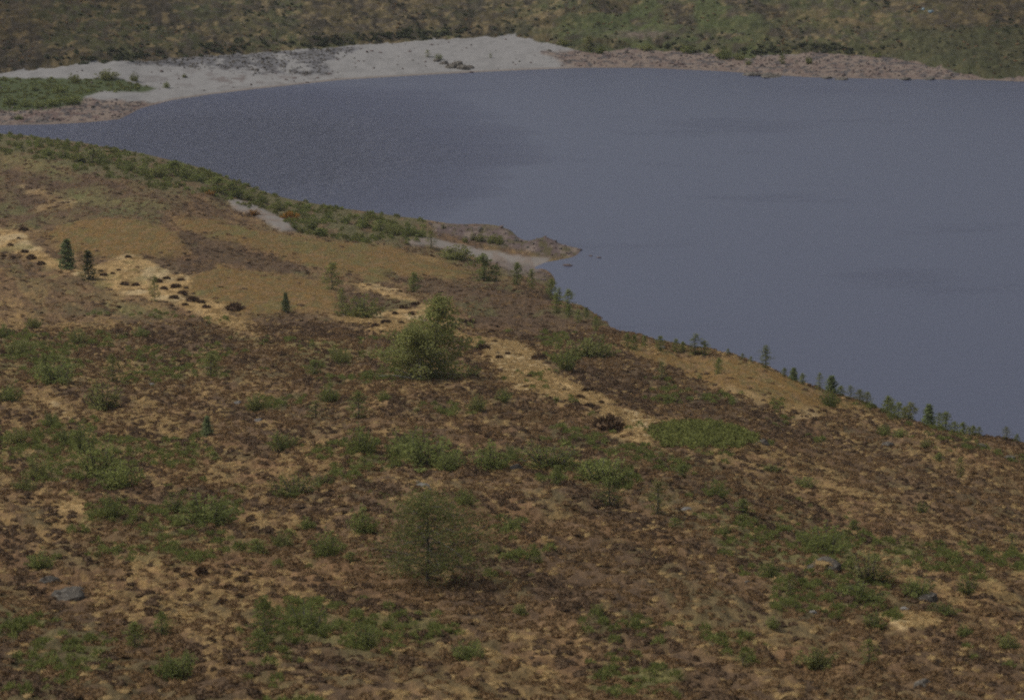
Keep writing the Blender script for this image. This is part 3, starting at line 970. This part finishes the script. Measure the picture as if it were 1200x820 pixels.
def place(name, parts, base_size, px, py, hpx, wide, label, cat, group=None, rz=None, sink=.04):
    """an Empty at the foot of the thing with a child for each part mesh; base_size = (height, width) of the meshes."""
    bb = np.array([v.co for _, me in parts for v in me.vertices])
    ext = np.percentile(bb, 98, axis=0) - np.percentile(bb, 2, axis=0)
    base_size = (float(np.percentile(bb[:, 2], 99.5)), float((ext[0] + ext[1]) / 2))
    p = hit(px, py)
    dist = (p - cam.location).length
    h = hpx / FPX * dist
    e = bpy.data.objects.new(name, None)
    e.empty_display_size = .3
    C.objects.link(e)
    e.location = (p.x, p.y, p.z - sink * h)
    sz = h / base_size[0]
    sxy = (hpx * wide / FPX * dist) / base_size[1]
    e.scale = (sxy, sxy, sz)
    e.rotation_euler = (0, 0, random.uniform(0, 6.28) if rz is None else rz)
    set_props(e, label, cat, group)
    for nm, me in parts:
        c = bpy.data.objects.new(nm, me)
        C.objects.link(c)
        c.parent = e
    return e

def place_mesh(name, me, base_size, px, py, hpx, wide, label, cat, group=None, sink=.1):
    p = hit(px, py)
    dist = (p - cam.location).length
    o = bpy.data.objects.new(name, me)
    C.objects.link(o)
    h = hpx / FPX * dist
    w = hpx * wide / FPX * dist
    o.location = (p.x, p.y, p.z - sink * h)
    o.scale = (w / base_size[1], w * random.uniform(.7, 1.0) / base_size[1], h / base_size[0])
    o.rotation_euler = (random.uniform(-.15, .15), random.uniform(-.15, .15), random.uniform(-.6, .6))
    set_props(o, label, cat, group)
    return o

def parts(pair, a='trunk', b='crown'):
    return [(a, pair[0]), (b, pair[1])]

# the two big birches
place('birch_tree', parts(make_birch(1, 9.0, 9.4, 66, 8200, .15, L_dark, M_pale, stems=2, crown_low=.05, fork=True, cone=True, clump=.115)), (9.0, 8.0), 497, 441, 92, .95,
      'large bushy green birch with pale forked stems at its foot, beside the straw path', 'tree', rz=.0)
place('birch_tree', parts(make_birch(2, 6.8, 6.8, 54, 9500, .066, L_olive, M_bark, stems=1, crown_low=.10, shape=.8, clump=.18)), (6.8, 6.2), 501, 680, 112, 1.08,
      'thin see-through olive birch with a dark trunk foot in the lower middle of the slope', 'tree', rz=1.0)

def crest(px):
    """photo height of the skyline of the near slope above a photo column."""
    u, w = ray(px, 420)
    ys = np.linspace(300, 640, 1500)
    _, py = chart(np.full(ys.shape, float(u)), ys, grid_at(Z, np.full(ys.shape, float(u)), ys))
    return float(py[grid_at(Z, np.full(ys.shape, float(u)), ys) > 8].min())

B_CONIFER = [parts(make_conifer(20 + k, 3.0, 1.3, L_pine)) for k in range(3)]
B_SAP = [parts(make_birch(30 + k, 3.0, 1.3, 26, 1000, .062, L_birch, M_bark, crown_low=.03, clump=.20)) for k in range(5)]
B_SAPD = [parts(make_birch(40 + k, 3.0, 1.5, 26, 1000, .062, L_dark, M_bark, crown_low=.03, clump=.20)) for k in range(3)]
B_BUSH = [parts(make_bush(50 + k, 1.6, 2.2, 1300, .06, L_birch), 'stems', 'foliage') for k in range(3)]
B_BUSHD = [parts(make_bush(60 + k, 1.6, 2.2, 1300, .065, L_dark), 'stems', 'foliage') for k in range(3)]
B_GORSE = [parts(make_bush(66 + k, 1.6, 2.2, 700, .09, L_gorse), 'stems', 'foliage') for k in range(2)]

KINDS = {'con': ('conifer_tree', B_CONIFER, (3.0, 1.3), 'tree'), 'sap': ('birch_sapling', B_SAP, (3.0, 1.35), 'sapling'),
         'sapd': ('birch_sapling', B_SAPD, (3.0, 1.5), 'sapling'), 'bush': ('green_shrub', B_BUSH, (1.55, 2.2), 'shrub'),
         'bushd': ('green_shrub', B_BUSHD, (1.55, 2.2), 'shrub'), 'gorse': ('gorse_bush', B_GORSE, (1.55, 2.2), 'shrub')}
def plant(kind, px, py, h, wide, label, group=None):
    nm, protos, size, cat = KINDS[kind]
    return place(nm, random.choice(protos), size, px, py, h, wide, label, cat, group)

singles = [
    ('con', 79, 315, 36, .45, 'taller of two dark young conifers on the straw grass below the oval brown meadow'),
    ('con', 104, 327, 35, .5, 'shorter dark young conifer just right of the taller one on the straw grass'),
    ('sapd', 182, 353, 32, .36, 'slim dark sapling just left of the cluster of heather tufts on the straw slope'),
    ('con', 335, 366, 24, .4, 'narrow dark sapling on the lower edge of the brown meadow'),
    ('sapd', 390, 339, 34, .6, 'dark sapling leaning over the heather at the right end of the middle brown meadow'),
    ('sapd', 401, 367, 32, .45, 'upright dark sapling at the left end of the bushes right of the brown meadow'),
    ('bushd', 424, 372, 26, 1.7, 'wide dark bush spreading across the heather left of the large birch'),
    ('sap', 485, 342, 24, .7, 'small green sapling on the dark heather behind the large birch'),
    ('sap', 566, 330, 34, .75, 'light green bushy sapling at the right tip of the upper brown meadow'),
    ('sap', 582, 330, 22, .5, 'small sapling just right of the bushy one at the tip of the upper meadow'),
    ('sapd', 505, 291, 20, .8, 'dark shrub-like sapling beside the sand strip behind the upper brown meadow'),
    ('bushd', 533, 303, 17, 2.2, 'low dark bush between the sand strip and the upper brown meadow'),
    ('bush', 664, 432, 27, .9, 'pale green bush at the upper edge of the straw path beside dark heather'),
    ('bushd', 692, 417, 23, 2.0, 'wide dark green bush on the heather above the straw path'),
    ('sapd', 775, 446, 24, .5, 'dark sapling in the middle of the dark heather band below the ridge'),
    ('sap', 842, 438, 20, .5, 'thin sapling on the brown grass just below the ridge'),
    ('sap', 897, 427, 28, .5, 'tall sapling standing alone on the ridge where it starts to fall to the right'),
    ('con', 930, 440, 16, .6, 'squat dark sapling on the ridge, left one of a close pair'),
    ('sap', 940, 445, 14, .6, 'squat pale sapling on the ridge, right one of a close pair'),
    ('sap', 960, 452, 22, .45, 'slim sapling on the ridge beside a broader dark one'),
    ('con', 974, 459, 22, .6, 'broad dark conifer-like sapling on the ridge just right of a slim one'),
    ('sap', 996, 463, 18, .7, 'bushy sapling on the ridge above the brown grass slope'),
    ('con', 1088, 498, 28, .5, 'tallest dark sapling on the right part of the ridge'),
    ('sapd', 1125, 560, 26, .42, 'upright green sapling alone on the heather slope at the right'),
    ('sap', 1044, 493, 24, .5, 'small pale sapling below the ridge by the rocks on the right'),
    ('bush', 973, 476, 22, .9, 'thin pale bush on the brown grass below the ridge'),
    ('bushd', 941, 570, 11, 2.4, 'round flat dark green bush on the straw patch at the right'),
    ('bushd', 902, 552, 9, 2.6, 'flat dark green bush right of the big green juniper mat'),
    ('sapd', 770, 602, 44, .75, 'dark green pointed bush in the heather below the big green juniper mat'),
    ('sap', 715, 592, 34, .8, 'light green bushy sapling left of the dark pointed bush'),
    ('bush', 708, 565, 34, 1.7, 'broad light green shrub in the middle of the heather below the straw path'),
    ('bush', 646, 547, 32, 2.2, 'broad green shrub in the heather left of the broadest light green one'),
    ('bush', 500, 545, 40, 1.6, 'feathery bright green shrub below the small brown meadow in the middle'),
    ('bush', 475, 535, 36, 1.2, 'feathery green shrub left of the brightest one below the small brown meadow'),
    ('bush', 527, 551, 28, 1.2, 'bright green shrub at the right end of the feathery ones'),
    ('bush', 424, 530, 34, 1.0, 'green shrub on the heather above the orange grass bank'),
    ('sap', 420, 490, 34, .7, 'light green sapling left of the small brown meadow'),
    ('bush', 575, 548, 32, 1.3, 'pale green shrub between the feathery shrubs and the grey rocks'),
    ('bush', 968, 648, 34, 1.6, 'large grey-green bush right behind the lichen boulder'),
    ('bushd', 1020, 683, 40, 1.35, 'large dark leafy bush right of the lichen boulder'),
    ('bush', 1008, 703, 22, 2.4, 'low pale grey-green bush below the dark leafy bush'),
    ('bush', 900, 676, 22, 1.0, 'small fresh green bush left of the lichen boulder'),
    ('sap', 925, 697, 28, .6, 'thin light green sapling below the fresh green bush'),
    ('bush', 1075, 700, 28, 1.2, 'green bush above the small grey outcrop at the lower right'),
    ('bush', 1024, 735, 20, 1.3, 'small pale green bush in the heather below the low grey-green bush'),
    ('bush', 1133, 695, 24, 1.0, 'small green bush on the brown grass bank at the right'),
    ('bushd', 955, 782, 26, 1.5, 'dark green bush near the bottom edge, right of the bright grass patch'),
    ('sap', 1017, 780, 34, .55, 'thin green sapling near the bottom edge among dark heather'),
    ('bush', 360, 740, 36, 1.7, 'bright green shrub at lower left, right of two tall green ones'),
    ('sap', 310, 752, 58, .5, 'tall narrow green sapling at lower left beside the bright green shrub'),
    ('sap', 303, 768, 34, .7, 'shorter green sapling at the foot of the tall narrow one'),
    ('bush', 428, 758, 30, 1.2, 'green shrub at lower middle beside a pale stone'),
    ('bush', 548, 772, 24, 1.5, 'small green shrub at the bottom below the see-through birch'),
    ('sap', 158, 757, 30, .8, 'small bright green sapling at lower left below the orange grass'),
    ('bush', 205, 792, 32, 1.4, 'green shrub near the bottom left, below the small sapling'),
    ('sap', 190, 745, 30, .7, 'green sapling by the lower edge of the orange grass'),
    ('bush', 47, 668, 26, 1.1, 'green bush just above the lichen covered outcrop at lower left'),
    ('sapd', 132, 447, 34, .55, 'dark green sapling above the pale bare patch on the left slope'),
    ('bushd', 122, 480, 36, 1.0, 'dark green rounded bush on the left slope beside bare pale soil'),
    ('bush', 118, 562, 56, .8, 'largest bright green shrub on the left slope'),
    ('bush', 140, 572, 36, 1.2, 'bright green shrub at the right foot of the largest one on the left slope'),
    ('bush', 98, 528, 36, .8, 'green shrub just above the largest one on the left slope'),
    ('con', 243, 510, 24, .5, 'small dark conifer on the bare grass of the left slope'),
    ('sap', 52, 440, 26, .6, 'thin sapling on the olive grass at the left'),
    ('bush', 65, 448, 30, 1.6, 'pale green shrub in the olive grass at the left'),
    ('sapd', 248, 440, 28, .8, 'green sapling right of the olive grass patch'),
    ('bush', 332, 527, 24, 1.3, 'green shrub left of the orange grass bank'),
    ('bush', 345, 580, 26, 2.0, 'low green shrub in the heather below the orange grass bank'),
    ('bush', 378, 570, 16, 1.5, 'small green shrub right of the low one below the orange grass bank'),
    ('bush', 245, 612, 34, 1.8, 'broad green shrub in the left middle heather'),
    ('bush', 205, 600, 26, 1.0, 'green shrub just left of the broad one in the left middle heather'),
    ('bush', 130, 605, 28, 1.1, 'green shrub below the largest one on the left slope'),
    ('bush', 425, 625, 34, .9, 'bright green shrub just left of the see-through birch'),
    ('bush', 385, 650, 30, 1.2, 'green shrub left of the see-through birch and below the bright one'),
    ('bush', 385, 745, 22, 1.1, 'green shrub between the bright shrub and the pale stone at lower middle'),
    ('bush', 840, 582, 22, 1.2, 'small green shrub in the heather under the big juniper mat'),
    ('sap', 652, 568, 24, .7, 'small sapling in the heather below the broad green shrub'),
    ('bush', 1105, 720, 16, 2.0, 'low green bush right of the small outcrop at lower right'),
    ('bushd', 88, 97, 11, 1.1, 'dark round bush on the sand at the left end of the grassy bank'),
    ('bushd', 126, 93, 11, 1.9, 'broad green bush in the middle of the grassy bank on the far beach'),
    ('bushd', 157, 95, 10, 1.0, 'small green bush at the right end of the grassy bank on the far beach'),
    ('bush', 195, 103, 8, .9, 'lone tiny bush on the open sand right of the grassy bank'),
    ('bushd', 216, 91, 5, 1.0, 'tiny dark bush on the sand under the grey stone field'),
    ('sapd', 501, 67, 9, .9, 'dark upright bush at the left end of the rocky heap on the sand'),
    ('bush', 514, 70, 8, 1.2, 'green bush on the rocky heap on the sand'),
    ('sap', 575, 68, 6, .6, 'tiny lone shrub on the white sand right of the rocky heap'),
    ('sapd', 690, 60, 18, .9, 'tall dark green bush at the right end of the white sand'),
    ('bush', 703, 63, 11, .9, 'smaller green bush beside the tall dark one at the right end of the white sand'),
    ('bushd', 660, 53, 8, 1.6, 'dark bush at the hill foot above the right end of the white sand'),
    ('bushd', 757, 59, 8, 1.8, 'grey-green bush on the stony bank under the eroded slope'),
    ('bush', 806, 62, 11, 1.6, 'round green bush right of the eroded slope on the far shore'),
    ('bush', 849, 69, 13, 1.4, 'broad green bush at the top of the far pink shore'),
    ('bushd', 866, 70, 9, 1.4, 'dark bush at the right foot of the broad green one on the far shore'),
    ('bushd', 948, 75, 9, .9, 'round dark bush standing on the pink stones of the far shore'),
    ('sap', 917, 75, 11, .7, 'pale small bush left of the round dark one on the far shore'),
    ('bush', 877, 76, 7, 1.0, 'small pale bush at the water side of the far pink shore'),
    ('bush', 1028, 67, 6, 1.4, 'small yellow-green bush at the top of the far stony shore'),
    ('gorse', 339, 257, 10, 2.0, 'orange flowering bush right of the pale sandy track by the near shore'),
    ('gorse', 298, 252, 7, 2.2, 'dull orange bush in the middle of the pale sandy track by the near shore'),
    ('gorse', 247, 228, 5, 2.2, 'small orange bush left of the pale sandy track, in the shore scrub'),
]
for kind, px, py, h, w, lab in singles:
    if 690 < px < 1200 and py < 520 and ' ridge' in lab and 'below' not in lab:
        py = crest(px) + 2
    plant(kind, px, py, h, w, lab)

# rows and scatters: each told apart by its place along the row
ORD = ['leftmost', 'second from the left', 'third from the left', 'fourth from the left', 'fifth from the left', 'sixth from the left', 'seventh from the left', 'eighth from the left',
       'ninth from the left', 'tenth from the left', 'eleventh from the left', 'twelfth from the left', 'thirteenth from the left', 'fourteenth from the left', 'fifteenth from the left',
       'sixteenth from the left', 'seventeenth from the left', 'eighteenth from the left', 'nineteenth from the left', 'twentieth from the left']
def ordinal(lst, i):
    order = sorted(range(len(lst)), key=lambda k: lst[k][0])
    n, k = len(lst), order.index(i)
    if k == n - 1:
        return 'rightmost'
    if k >= n - 12 and k > 11:
        return ORD[n - 1 - k].replace('left', 'right')
    return ORD[k]

ridge_l = [(606, 333, 20), (623, 338, 18), (647, 352, 20), (655, 357, 16), (652, 366, 18), (666, 364, 20), (666, 372, 12), (687, 372, 9), (678, 378, 12), (698, 388, 14)]
for i, (px, py, h) in enumerate(ridge_l):
    py = max(py, crest(px) + 1.5); h *= 1.35
    plant('sap', px, py, h, .5, 'small pale sapling, ' + ordinal(ridge_l, i) + ' above the small bay', 'saplings along the slope edge above the bay')
ridge_m = [(735, 408, 14), (743, 410, 14), (755, 404, 9), (774, 411, 14), (792, 412, 12), (800, 413, 10), (815, 416, 20), (825, 417, 14), (853, 414, 6), (870, 418, 6), (880, 424, 6)]
for i, (px, py, h) in enumerate(ridge_m):
    py = max(py, crest(px) + 1.5); h *= 1.35
    plant('sap', px, py, h, .6, 'small green sapling, ' + ordinal(ridge_m, i) + ' on the ridge left of the tall lone sapling', 'saplings on the middle of the ridge')
ridge_r = [(919, 433, 8), (985, 459, 10), (1007, 467, 12), (1016, 470, 12), (1040, 480, 16), (1053, 485, 15), (1060, 488, 12), (1067, 491, 16), (1100, 503, 16), (1108, 505, 18), (1118, 507, 11), (1128, 506, 12), (1140, 508, 10), (1147, 509, 9), (1179, 515, 12), (1192, 519, 8), (1135, 515, 12)]
for i, (px, py, h) in enumerate(ridge_r):
    py = max(py, crest(px) + 1.5); h *= 1.35
    plant(random.choice(['sap', 'sapd']), px, py, h, .7, 'little green bush, ' + ordinal(ridge_r, i) + ' along the right end of the ridge', 'little bushes on the right part of the ridge')
shore_b = [(20, 172, 9), (55, 182, 10), (75, 186, 13), (92, 190, 12), (110, 190, 16), (122, 193, 13), (140, 198, 13), (152, 200, 14), (170, 205, 13), (185, 207, 15), (205, 206, 18), (216, 208, 18), (232, 213, 13),
           (255, 222, 15), (270, 228, 16), (277, 231, 17), (292, 235, 13), (308, 238, 10), (326, 246, 12), (350, 252, 12), (365, 268, 16), (385, 258, 11), (405, 262, 12), (425, 266, 11), (445, 270, 13), (462, 274, 13), (480, 276, 14), (490, 278, 13), (345, 268, 10), (375, 276, 9)]
for i, (px, py, h) in enumerate(shore_b):
    plant(random.choice(['bush', 'bush', 'sap', 'bushd']), px, py, h, random.uniform(.9, 1.7), 'green bush, ' + ordinal(shore_b, i) + ' in the scrub along the near shore', 'bushes in the near shore scrub')
spit_b = [(555, 281, 9), (563, 283, 10), (576, 285, 11), (585, 286, 12), (545, 284, 7), (520, 268, 6)]
for i, (px, py, h) in enumerate(spit_b):
    plant('bushd', px, py, h, 1.0, 'small bush, ' + ordinal(spit_b, i) + ' on the stony spit above the sand', 'bushes on the spit')
bank_b = [(12, 122, 10), (30, 125, 9), (46, 126, 9), (62, 124, 10), (84, 122, 12), (40, 106, 7), (70, 108, 8), (22, 140, 6)]
for i, (px, py, h) in enumerate(bank_b):
    plant('bush', px, py, h, 1.5, 'green bush, ' + ordinal(bank_b, i) + ' in the scrubby bank behind the red stones', 'bushes on the far left bank')
fill_l = [(20, 520, 22), (45, 560, 26), (28, 575, 18), (60, 500, 18), (10, 470, 22), (75, 520, 20), (20, 415, 18), (5, 395, 16), (90, 400, 16), (40, 385, 14), (165, 395, 14)]
for i, (px, py, h) in enumerate(fill_l):
    plant(random.choice(['bush', 'bushd']), px, py, h, 1.2, 'faint green shrub, ' + ordinal(fill_l, i) + ' scattered in the heather on the far left slope', 'faint shrubs on the left slope')
fill_m = [(300, 480, 20), (370, 440, 20), (400, 425, 20), (450, 470, 14), (560, 480, 18), (590, 470, 16), (600, 540, 20), (545, 590, 20), (600, 620, 16), (330, 640, 20), (300, 650, 20), (360, 620, 16), (410, 660, 14), (250, 540, 12), (370, 490, 22), (385, 470, 20)]
for i, (px, py, h) in enumerate(fill_m):
    plant(random.choice(['bush', 'bushd', 'sap']), px, py, h, 1.1, 'faint green shrub, ' + ordinal(fill_m, i) + ' scattered in the heather of the middle slope', 'faint shrubs on the middle slope')
fill_r = [(800, 560, 16), (870, 600, 16), (790, 620, 14), (850, 625, 14), (1000, 620, 12), (1080, 600, 14), (1150, 650, 16), (1185, 640, 16), (1060, 640, 14), (1180, 760, 20), (1130, 745, 14), (870, 780, 18), (905, 735, 14), (700, 720, 14), (745, 735, 12), (630, 660, 14), (610, 720, 14), (1055, 512, 12), (1085, 525, 12), (1100, 540, 10), (1035, 510, 14)]
for i, (px, py, h) in enumerate(fill_r):
    plant(random.choice(['bush', 'bushd', 'sap']), px, py, h, 1.1, 'faint green shrub, ' + ordinal(fill_r, i) + ' scattered in the heather of the right slope', 'faint shrubs on the right slope')

# the dense green juniper mat
def make_mat(seed, w, d, h, n):
    r = random.Random(seed)
    V, F, T = [], [], []
    TV, TF = [], []
    for k in range(90):
        a = k * 2.39996; q = math.sqrt((k + .5) / 90)
        x, y = math.cos(a) * q * w / 2 * r.uniform(.94, 1.05), math.sin(a) * q * d / 2 * r.uniform(.92, 1.04)
        hh = h * (1 - q ** 4 * .5) * r.uniform(.65, 1.1)
        leaves_around(Vector((x, y, hh * .55)), (w * .062, d * .062, hh * .42), n // 90, .11, V, F, T, .1, r.uniform(.2, .7), r)
        if k % 4 == 0:
            limb(TV, TF, Vector((x * .7, y * .7, -.3)), Vector((x, y, hh * .5)), .05, .02, .1, r, 3)
    return mesh_from('stems', TV, TF, [M_bark]), mesh_from('foliage', V, F, [L_juniper], tone=T)
pa, pb = hit(820, 524), hit(820, 505)
pm = (hit(820, 515))
jun_w = 126 / FPX * pm.length
depth = max(6.0, hit(815, 502).y - hit(825, 532).y)
e = bpy.data.objects.new('juniper_mat', None); C.objects.link(e)
e.location = (pm.x, pm.y, pm.z + .05)
sl = (hit(815, 502).z - hit(825, 532).z) / depth
slx = (hit(870, 522).z - hit(770, 505).z) / max(1, (hit(870, 522).x - hit(770, 505).x))
e.rotation_euler = (math.atan(sl), -math.atan(slx), 0)
set_props(e, 'wide low oval mat of dense green juniper at the lower end of the straw path', 'shrub')
for nm, me_ in parts(make_mat(5, jun_w, depth, 1.7, 17000), 'stems', 'foliage'):
    c = bpy.data.objects.new(nm, me_); C.objects.link(c); c.parent = e

# heather tufts dotted on pale grass
tuft = [make_clump(200 + k, L_heathdk, 190, size=.14, flat=.7) for k in range(4)]
def tufts(lst, label, group):
    for i, (px, py, w) in enumerate(lst):
        place_mesh('heather_tuft', random.choice(tuft), (.40, .95), px, py, w * random.uniform(.36, .5), random.uniform(2.1, 2.8), 'dark heather tuft, ' + ordinal(lst, i) + ' ' + label, 'heather bush', group, sink=.12)
tufts([(37, 303, 12), (15, 303, 8), (4, 301, 8), (29, 296, 8), (48, 310, 9), (28, 270, 10), (22, 280, 6), (12, 288, 7)], 'left of the young conifers', 'heather tufts left of the conifers')
tufts([(146, 334, 12), (159, 335, 11), (132, 321, 6), (121, 323, 7), (139, 317, 5), (150, 302, 8), (118, 318, 6)], 'right of the young conifers', 'heather tufts right of the conifers')
tufts([(206, 337, 12), (212, 329, 10), (214, 345, 11), (204, 350, 11), (195, 327, 9), (217, 358, 9), (226, 353, 14), (236, 355, 11), (242, 361, 12), (276, 363, 18), (192, 339, 9), (185, 331, 10), (218, 338, 7)], 'below the dark heather mat', 'heather tufts below the dark mat')
tufts([(487, 358, 14), (473, 362, 12), (452, 379, 11), (469, 379, 9), (482, 369, 8), (440, 383, 10), (463, 368, 7)], 'left of the large birch', 'heather tufts left of the large birch')
tufts([(542, 377, 9), (553, 378, 8), (566, 409, 18), (550, 403, 12), (580, 401, 7), (576, 389, 7), (632, 421, 16), (620, 442, 8), (616, 454, 8), (680, 467, 12), (652, 470, 7), (660, 457, 5), (689, 459, 12), (691, 476, 10), (704, 472, 8), (595, 415, 8), (585, 420, 9)],
      'along the straw path', 'heather tufts on the straw path')
place_mesh('heather_mound', tuft[0], (.40, .95), 712, 501, 14, 2.8, 'broad low dark heather mound at the lower end of the straw path', 'heather bush', sink=.1)
tufts([(152, 675, 9), (208, 668, 10), (236, 672, 14), (219, 676, 12), (224, 692, 9), (176, 695, 10), (247, 752, 14), (206, 670, 8), (268, 690, 14), (280, 700, 10), (262, 707, 14)], 'around the orange grass', 'heather tufts around the orange grass')

# boulders
rocks = [make_rock(220 + k, M_rock, .7) for k in range(4)]
rocks_p = [make_rock(230 + k, M_rockp, .6) for k in range(2)]
rocks_r = [make_rock(240 + k, M_rockr, .6) for k in range(2)]
def rock(px, py, h, wide, label, group=None, pool=None):
    return place_mesh('boulder', random.choice(pool or rocks), (.55, .9), px, py, h, wide, label, 'boulder', group, sink=.27)
rock(79, 700, 28, 1.5, 'large grey lichen-spotted boulder in the dark heather at lower left')
rock(56, 683, 18, 1.6, 'dark grey boulder touching the upper left of the large lichen-spotted one')
rock(92, 694, 14, 1.3, 'small grey stone at the right edge of the large lichen-spotted boulder')
capped = rock(966, 666, 27, 1.6, 'big flat-topped grey boulder with a grassy cap in front of the grey-green bush')
cap = bpy.data.objects.new('grass_cap', make_clump(260, L_straw, 60, blade=True, flat=.35)); C.objects.link(cap)
cap.parent = capped; cap.location = (0, 0, .30); cap.scale = (.5, .5, .3)
rock(977, 670, 9, 1.3, 'small pale stone at the lower right foot of the flat-topped boulder', pool=rocks_p)
rock(1090, 704, 20, 1.4, 'grey outcrop with a pale face beside the green bush at lower right')
rock(1064, 714, 8, 2.4, 'flat pale slab of stone left below the grey outcrop at lower right', pool=rocks_p)
rock(1081, 806, 20, 1.7, 'dark sloping boulder at the bottom edge towards the right')
rock(954, 718, 9, 1.4, 'small pale stone in the heather below the flat-topped boulder', pool=rocks_p)
rock(945, 699, 5, 1.5, 'tiny pale stone left of the small one below the flat-topped boulder', pool=rocks_p)
rock(497, 571, 12, 2.0, 'pale flat boulder just above the see-through birch', pool=rocks_p)
rock(488, 565, 6, 1.5, 'small whitish stone at the upper left of the pale flat boulder', pool=rocks_p)
rock(415, 755, 8, 1.5, 'small straw coloured stone beside the green shrub at lower middle', pool=rocks_p)
rock(302, 493, 10, 1.2, 'pale stone standing in the heather left of the middle', pool=rocks_p)
rock(278, 472, 8, 1.5, 'pale stone above the standing one left of the middle', pool=rocks_p)
rock(176, 451, 6, 2.0, 'pale flat stone in the heather right of the dark green sapling on the left slope', pool=rocks_p)
rock(604, 550, 14, 1.8, 'grey boulder in the heather between the green shrubs')
rock(610, 541, 8, 1.6, 'smaller grey stone just above the boulder between the green shrubs')
rock(802, 597, 10, 1.9, 'small pale grey rock right of the dark pointed bush', pool=rocks_p)
rock(894, 520, 12, 1.5, 'grey rock just right of the big juniper mat')
rock(1183, 540, 12, 1.9, 'dark grey rock at the right edge below the ridge')
rock(1150, 524, 10, 1.4, 'grey rock on the slope under the right part of the ridge')
rock(1040, 522, 10, 1.6, 'grey rock between saplings below the ridge')
rock(775, 408, 6, 2.0, 'pale grey stone on the crest of the ridge among saplings')
rock(1128, 523, 6, 1.6, 'small grey stone left of the grey rock under the right part of the ridge')
rock(875, 683, 5, 2.2, 'low grey stone in the heather left of the thin light green sapling')
for px, py, h, wd, lab in [(665, 311, 5, 2.6, 'dark flat rock lying in the water off the spit'), (636, 328, 4, 2.4, 'dark rock in the water of the small bay below the spit'),
                           (632, 319, 3, 2.8, 'low rock awash at the sandy edge of the small bay'), (702, 302, 3, 2.2, 'farthest small rock in the water beyond the spit tip'),
                           (692, 300, 2.5, 2.2, 'small rock in the water just off the spit tip'), (679, 293, 5, 1.6, 'reddish rock at the very tip of the spit')]:
    rock(px, py, h, wd, lab, pool=rocks_r)
heap = [(520, 75, 9, 1.8), (530, 79, 10, 2.0), (543, 81, 10, 1.8), (550, 80, 8, 1.5), (512, 72, 6, 1.6), (537, 76, 8, 2.0)]
for i, (px, py, h, wd) in enumerate(heap):
    rock(px, py, h, wd, 'dark rock, ' + ordinal(heap, i) + ' in the heap on the white sand', 'rocks of the heap on the white sand')
rock(553, 85, 4, 1.6, 'dark rock at the waterline below the rocky heap on the white sand', pool=rocks_r)
shore_r = [(786, 75, 5), (792, 77, 5), (800, 76, 6), (803, 79, 5), (790, 72, 4), (778, 70, 4)]
for i, (px, py, h) in enumerate(shore_r):
    rock(px, py, h, 1.5, 'reddish boulder, ' + ordinal(shore_r, i) + ' of the cluster under the eroded bank', 'reddish boulders under the eroded slope', rocks_r)
ledges = [(905, 90, 7, 4.0), (880, 88, 6, 4.0), (985, 93, 4, 4.6), (970, 92, 4, 3.6), (1060, 93, 5, 3.6), (1090, 93, 5, 3.6), (1110, 92, 5, 3.0)]
for i, (px, py, h, wd) in enumerate(ledges):
    rock(px, py, h, wd, 'long low dark rock ledge, ' + ordinal(ledges, i) + ' along the far waterline', 'rock ledges at the far waterline')
sand_st = [(420, 72), (386, 87), (372, 92), (360, 97), (436, 60), (446, 62), (480, 61), (506, 53), (345, 92), (336, 94)]
for i, (px, py) in enumerate(sand_st):
    rock(px, py, 3.2, 1.8, 'small dark stone, ' + ordinal(sand_st, i) + ' on the white sand', 'small dark stones on the white sand', rocks_r)
rock(1091, 14, 5, 2.0, 'pale bluish rock on the far hillside near the top right, right one of two', pool=[make_rock(250, M_rockb, .7)])
rock(1082, 12, 4, 1.0, 'small pale bluish rock on the far hillside near the top right, left one of two', pool=[make_rock(251, M_rockb, .9)])

# ------------------------------------------------------------------ thin damp air between the slope and the far shore
HAZE = 0.00005
if HAZE > 0:
    m = bpy.data.materials.new('damp_air'); m.use_nodes = True
    nt = m.node_tree
    nt.nodes.remove(nt.nodes['Principled BSDF'])
    pv = nt.nodes.new('ShaderNodeVolumePrincipled')
    pv.inputs['Color'].default_value = (.86, .90, 1.0, 1)
    pv.inputs['Density'].default_value = HAZE
    nt.links.new(pv.outputs[0], nt.nodes['Material Output'].inputs['Volume'])
    x0, x1, y0, y1, z0, z1 = -4900, 4900, -60, 5300, -80, 260
    vs = [(x, y, z) for z in (z0, z1) for y in (y0, y1) for x in (x0, x1)]
    me = bpy.data.meshes.new('haze')
    me.from_pydata(vs, [], [(0, 2, 3, 1), (4, 5, 7, 6), (0, 1, 5, 4), (2, 6, 7, 3), (0, 4, 6, 2), (1, 3, 7, 5)])
    me.materials.append(m)
    o = bpy.data.objects.new('haze', me); C.objects.link(o); o['kind'] = 'stuff'
